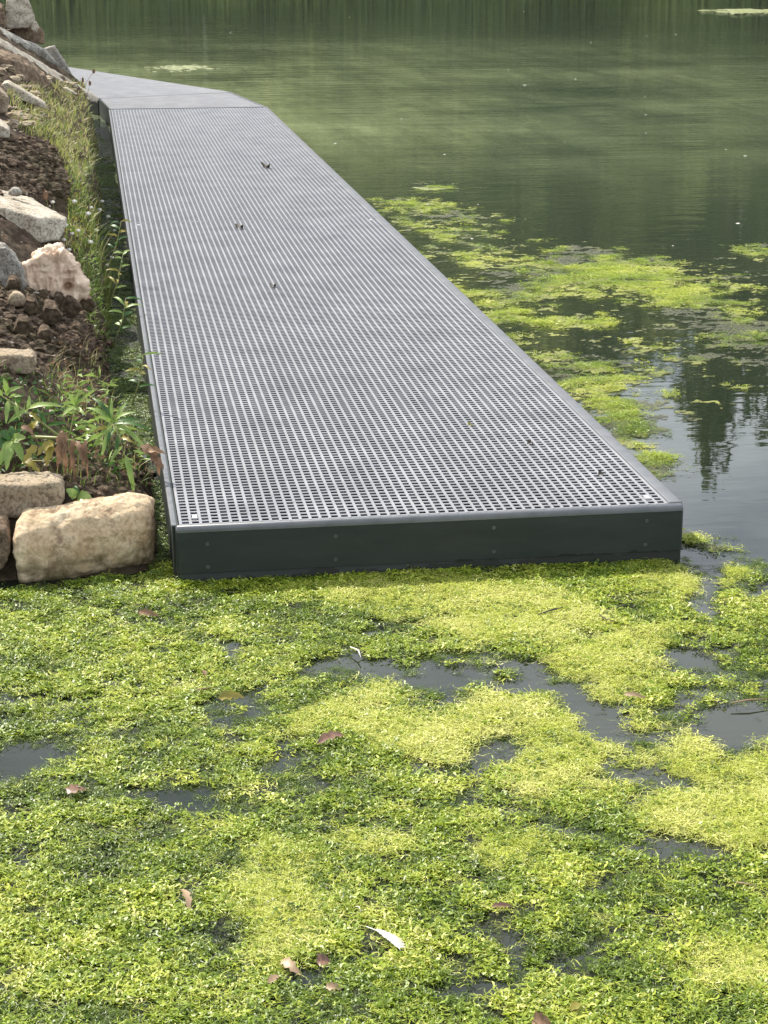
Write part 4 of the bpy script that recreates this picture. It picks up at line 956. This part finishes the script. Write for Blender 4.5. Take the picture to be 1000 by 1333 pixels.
def gn_scatter(name, P, rot, scl, tone, coll, label):
    me = bpy.data.meshes.new(name); me.vertices.add(len(P)); me.vertices.foreach_set('co', P.astype(np.float32).ravel()); me.update()
    attr(me, 'rot', rot, 'FLOAT_VECTOR'); attr(me, 'scl', scl); attr(me, 'tone', tone)
    o = link(name, me, M_algae, kind='stuff', label=label)
    ng = bpy.data.node_groups.new(name, 'GeometryNodeTree')
    ng.interface.new_socket('Geometry', in_out='INPUT', socket_type='NodeSocketGeometry'); ng.interface.new_socket('Geometry', in_out='OUTPUT', socket_type='NodeSocketGeometry')
    gi = ng.nodes.new('NodeGroupInput'); go = ng.nodes.new('NodeGroupOutput')
    mp_ = ng.nodes.new('GeometryNodeMeshToPoints'); ip = ng.nodes.new('GeometryNodeInstanceOnPoints'); ci = ng.nodes.new('GeometryNodeCollectionInfo')
    ci.inputs['Collection'].default_value = coll; ci.inputs['Separate Children'].default_value = True; ci.inputs['Reset Children'].default_value = True
    def na(nm, ty):
        n = ng.nodes.new('GeometryNodeInputNamedAttribute'); n.data_type = ty; n.inputs['Name'].default_value = nm; return n.outputs['Attribute']
    l = ng.links.new
    l(gi.outputs[0], mp_.inputs[0]); l(mp_.outputs[0], ip.inputs['Points']); l(ci.outputs[0], ip.inputs['Instance']); ip.inputs['Pick Instance'].default_value = True
    l(na('rot', 'FLOAT_VECTOR'), ip.inputs['Rotation']); l(na('scl', 'FLOAT'), ip.inputs['Scale']); l(ip.outputs[0], go.inputs[0])
    md = o.modifiers.new('scatter', 'NODES'); md.node_group = ng
    return o
def main_gap(P): return fbm(P, 12, 4, 811, .65)
def scatter(name, n, x0, x1, y0, y1, coll, thr, size, label, mode):
    P = np.stack([rng.uniform(x0, x1, n), rng.uniform(y0, y1, n), np.zeros(n)], -1)
    px, py = project(P); P = P[(px > -250) & (px < 1500) & (py < 1500) & (py > -5)]
    c, yel, dull, n1, n2 = coverage(P)
    r = rng.random(len(P))
    lump_ = fbm(P, 40, 3, 611, .6)
    fade = smooth(c, thr - .26, thr + .10)
    if mode == 'green': k = (rng.random(len(P)) < fade**1.6) & (rng.random(len(P)) < .52 + 1.6*lump_) & (dull < .5) & (rng.random(len(P)) < 1 - .72*yel)
    elif mode == 'yellow': k = (rng.random(len(P)) < fade**1.6) & (dull < .5) & (rng.random(len(P)) < .05 + .95*yel)
    elif mode == 'drowned': k = (c > thr) & (c < .42) & (main_gap(P) > -.05 + .3*(r - .5)) & (rng.random(len(P)) < .35 + 1.4*lump_)
    else: k = (c > thr) & (rng.random(len(P)) < .6)
    P, c, yel, n1, n2, dull = P[k], c[k], yel[k], n1[k], n2[k], dull[k]; m = len(P)
    P[:, 2] = .0022 + np.maximum(0, c - .34)*.006 + .0050*np.clip(fbm(P*np.array([1, 1, 0]), 28, 4, 351, .6) + .15, 0, 1)
    tl = .16 if mode != 'yellow' else .08
    rot = np.stack([rng.normal(0, tl, m), rng.normal(0, tl, m), rng.uniform(0, 6.283, m)], -1)
    lown = fbm(P*np.array([1, 1, 0]), 9, 4, 411)
    tone = .47 + .42*lown + .15*rng.normal(size=m) + .40*n2 if mode == 'green' else .84 + .20*lown + .09*rng.normal(size=m) + .10*(yel-.5)
    if mode == 'drowned': tone = .10 + .34*rng.random(m)**1.5; P[:, 2] = .0002
    if mode == 'dull': tone = .12 + .30*rng.random(m)**2
    if name == 'raft_filaments': tone = tone - .24 + .50*(n1 - .1)
    tone = np.where((dull > .2) & (mode != 'dull'), tone*.8, tone)
    return gn_scatter(name, P, rot, size*rng.uniform(.55, 1.35, m)*(1 + .25*lown), np.clip(tone, .02, 1), coll, label)
scatter('green_algae_fronds', 150000, -.6, 1.7, -2.2, .25, pc, .37, 1.0, 'curly glossy bright green algae fronds in front of the dock', 'green')
scatter('drowned_strands', 90000, -.6, 1.7, -2.2, .25, fc, -.20, 1.0, 'thin half sunk strands in the dark gaps of the mat', 'drowned')
scatter('yellow_algae_filaments', 110000, -.6, 1.7, -2.2, .25, fc, .37, 1.25, 'fine yellow-green filamentous algae in soft patches', 'yellow')
scatter('raft_filaments', 110000, W+.01, 5., .2, 8.5, fc, .46, 1.6, 'yellow-green filaments on the drifting rafts beside the dock', 'yellow')
scatter('raft_fronds', 50000, W+.01, 5., .2, 8.5, pc, .50, 1.1, 'green fronds on the drifting rafts beside the dock', 'green')
scatter('ditch_fronds', 60000, -.35, -.01, .05, 9, pc, .40, .75, 'small dull fronds in the ditch beside the dock', 'dull')

# ------------------------------------------------------------------ things afloat on the mats
fl = [('floating_leaf','broad reddish brown leaf half sunk at the left of the green mat','leaf',(88,1034),(114,1026),.013,M_reddish,'wide'),
 ('floating_leaf','narrow tan curled leaf standing in a small dark gap','leaf',(236,1158),(247,1186),.006,M_tanleaf,'lance'),
 ('floating_leaf','round reddish leaf in the dark gap near the bottom edge','leaf',(412,1252),(430,1249),.010,M_reddish,'wide'),
 ('floating_leaf','small pinkish leaf just below the round reddish leaf','leaf',(424,1286),(446,1285),.006,M_tanleaf,'wide'),
 ('floating_leaf','twisted tan leaf left of the round reddish leaf','leaf',(367,1250),(392,1266),.007,M_tanleaf,'lance'),
 ('floating_leaf','curved dull pink-brown leaf in the middle of the mat','leaf',(412,968),(452,953),.009,M_reddish,'lance'),
 ('floating_leaf','pale green oval leaf lying over the long dark gap','leaf',(284,908),(318,904),.009,M_yleaf,'wide'),
 ('floating_leaf','small dark brown leaf in front of the cream stone','leaf',(180,797),(208,799),.007,M_dry,'lance'),
 ('floating_leaf','slim red leaf low in the middle of the mat','leaf',(640,1180),(668,1177),.004,M_reddish,'lance'),
 ('floating_leaf','pinkish sliver of leaf at the right of the mat','leaf',(812,904),(842,906),.005,M_tanleaf,'lance'),
 ('floating_leaf','small yellow leaf near the bottom right','leaf',(744,1316),(756,1304),.006,M_yleaf,'lance'),
 ('floating_leaf','brown leaf at the bottom edge below the feather','leaf',(692,1328),(718,1330),.010,M_dry,'wide'),
 ('floating_leaf','tan leaf tip beside the twisted tan leaf','leaf',(350,1280),(364,1268),.005,M_tanleaf,'wide'),
 ('floating_leaf','small brown leaf near the front board of the dock','leaf',(268,880),(262,872),.004,M_dry,'wide')]
for nm, lb, ct, a, b, w, mt, sh in fl:
    float_leaf(nm, lb, ct, a, b, w, mt, .013, .12, .35, sh)
def stick(label, a, b, r, mat, bow=.004, name='twig', cat='twig'):
    A_ = Vector(at_z(*a, .012)); B_ = Vector(at_z(*b, .012)); mid = (A_ + B_)/2 + Vector((random.gauss(0, bow), random.gauss(0, bow), .003))
    V, F = tube([A_-A_, (mid*.6 + A_*.4) - A_, mid - A_, B_ - A_], [r*.6, r, r, r*.5], 6)
    return link(name, MB().add(V, F).me(name, True), mat, label=label, cat=cat, loc=A_)
stick('short tan stick beside the pale green oval leaf', (246,902), (276,895), .0018, M_tanleaf)
stick('pale straw at the left of the mat', (90,953), (116,952), .0014, M_stem)
stick('pale straw crossing the dark gap at the right', (952,915), (1003,910), .0018, M_tanleaf)
stick('thin pale straw low on the right of the mat', (957,1148), (985,1154), .0012, M_tanleaf)
stick('dark curved twig in the upper right of the mat', (700,800), (735,790), .0018, M_black, .012)
stick('dark bent twig beside the dark curved twig', (780,800), (818,814), .0016, M_black, .010)
stick('thin pale root trailing by the long dark gap', (196,906), (246,903), .0009, M_stem, .012)
stick('white curled stem near the dock front', (456,842), (470,856), .0020, M_white, .008)
stick('thin pale straw in the yellow tuft near the bottom', (462,1180), (470,1187), .0009, M_white)
# feather
M_feather = leaf_mat('white_feather', [(.3, (.70, .68, .60)), (.7, (.85, .83, .76))], .6, .2)
A_, B_ = Vector(at_z(477, 1206, .016)), Vector(at_z(521, 1234, .014))
fe = empty('feather', A_, 'small white feather lying on the green algae near the bottom', 'feather')
d = B_ - A_; s_ = Vector((-d.y, d.x, 0)).normalized()
link('quill', MB().add(*tube([(0, 0, 0), d*.5 + s_*.004 + Vector((0, 0, .004)), d*.95], [.0009, .0008, .0003], 5)).me('quill'), M_feather, fe)
mb = MB()
for k in range(26):
    t = .25 + .75*k/26; c = d*t + s_*.004*4*t*(1-t)*1. + Vector((0, 0, .004*math.sin(math.pi*t)))
    for sg in (-1, 1):
        l = .010*math.sin(math.pi*min(1, (t-.2)*1.15))**.6 + .002; e_ = c + d.normalized()*l*1.1 + s_*sg*l*.75 + Vector((0, 0, random.uniform(0, .002)))
        w_ = d.normalized()*.0012; mb.add([c - w_, c + w_, e_ + w_*.6, e_ - w_*.6], [(0, 1, 2, 3)])
link('vane', mb.me('vane'), M_feather, fe)
# droppings of debris on the grating
M_litter = leaf_mat('dark_litter', [(.3, (.03, .025, .02)), (.7, (.09, .07, .05))], .7, .1)
deb = [(312,297,9,M_litter,'small dark curled leaf on the grating about half way along the dock'),(356,373,6,M_litter,'tiny dark leaf scrap on the grating below the curled leaf'),(690,577,9,M_litter,'small dark leaf scrap on the grating near the right side'),(782,617,8,M_litter,'small dark leaf scrap near the front right corner of the grating'),
       (346,218,6,M_litter,'dark leaf fragment on the far part of the grating'),(612,553,5,M_yleaf,'yellowish leaf crumb on the grating')]
for px, py, w, mt, lb in deb:
    w *= .8; a = Vector(at_z(px-w/2, py+1, TOP+.002)); b = Vector(at_z(px+w/2, py-1, TOP+.003))
    o = leaf_between('leaf_scrap', a, b, (b-a).length*.38, mt, None, .25, .6, 6, 'wide'); o['label'] = lb; o['category'] = 'leaf'
# flecks of foam and fluff on the far water
n = 36; q = np.stack([rng.uniform(60, 1000, n), rng.uniform(5, 330, n)], 1); P = at_z(q[:, 0], q[:, 1], .003)
k = ~((P[:, 0] > -.3) & (P[:, 0] < 1.4) & (P[:, 1] < 12.6)) & (P[:, 0] > shore(P[:, 1]) + 1.6*(P[:, 1] > 12)); P = P[k]
link('floating_flecks', lumps_mesh('floating_flecks', P, rng.uniform(.004, .014, len(P)), .12), M_white, kind='stuff', label='pale flecks of fluff on the open water')
def scum(name, px, py, wx, wy, n, sz, label):
    q = np.stack([rng.normal(px, wx, n), rng.normal(py, wy, n)], 1); P = at_z(q[:, 0], q[:, 1], .002)
    link(name, lumps_mesh(name, P, sz*rng.uniform(.3, 1.3, n), .10), M_scum, kind='stuff', label=label)
M_scum = leaf_mat('pale_scum', [(.3, (.12, .14, .05)), (.7, (.28, .30, .14))], .6, .1)
scum('far_scum', 985, 15, 22, 1.2, 160, .12, 'pale strip of floating scum at the upper right edge')
scum('scum_patch', 236, 88, 16, 1.6, 160, .035, 'small patch of pale floating weed beyond the bend of the dock')
scum('scum_streak', 565, 245, 9, 1.3, 60, .02, 'short streak of pale floating weed off the right side of the dock')
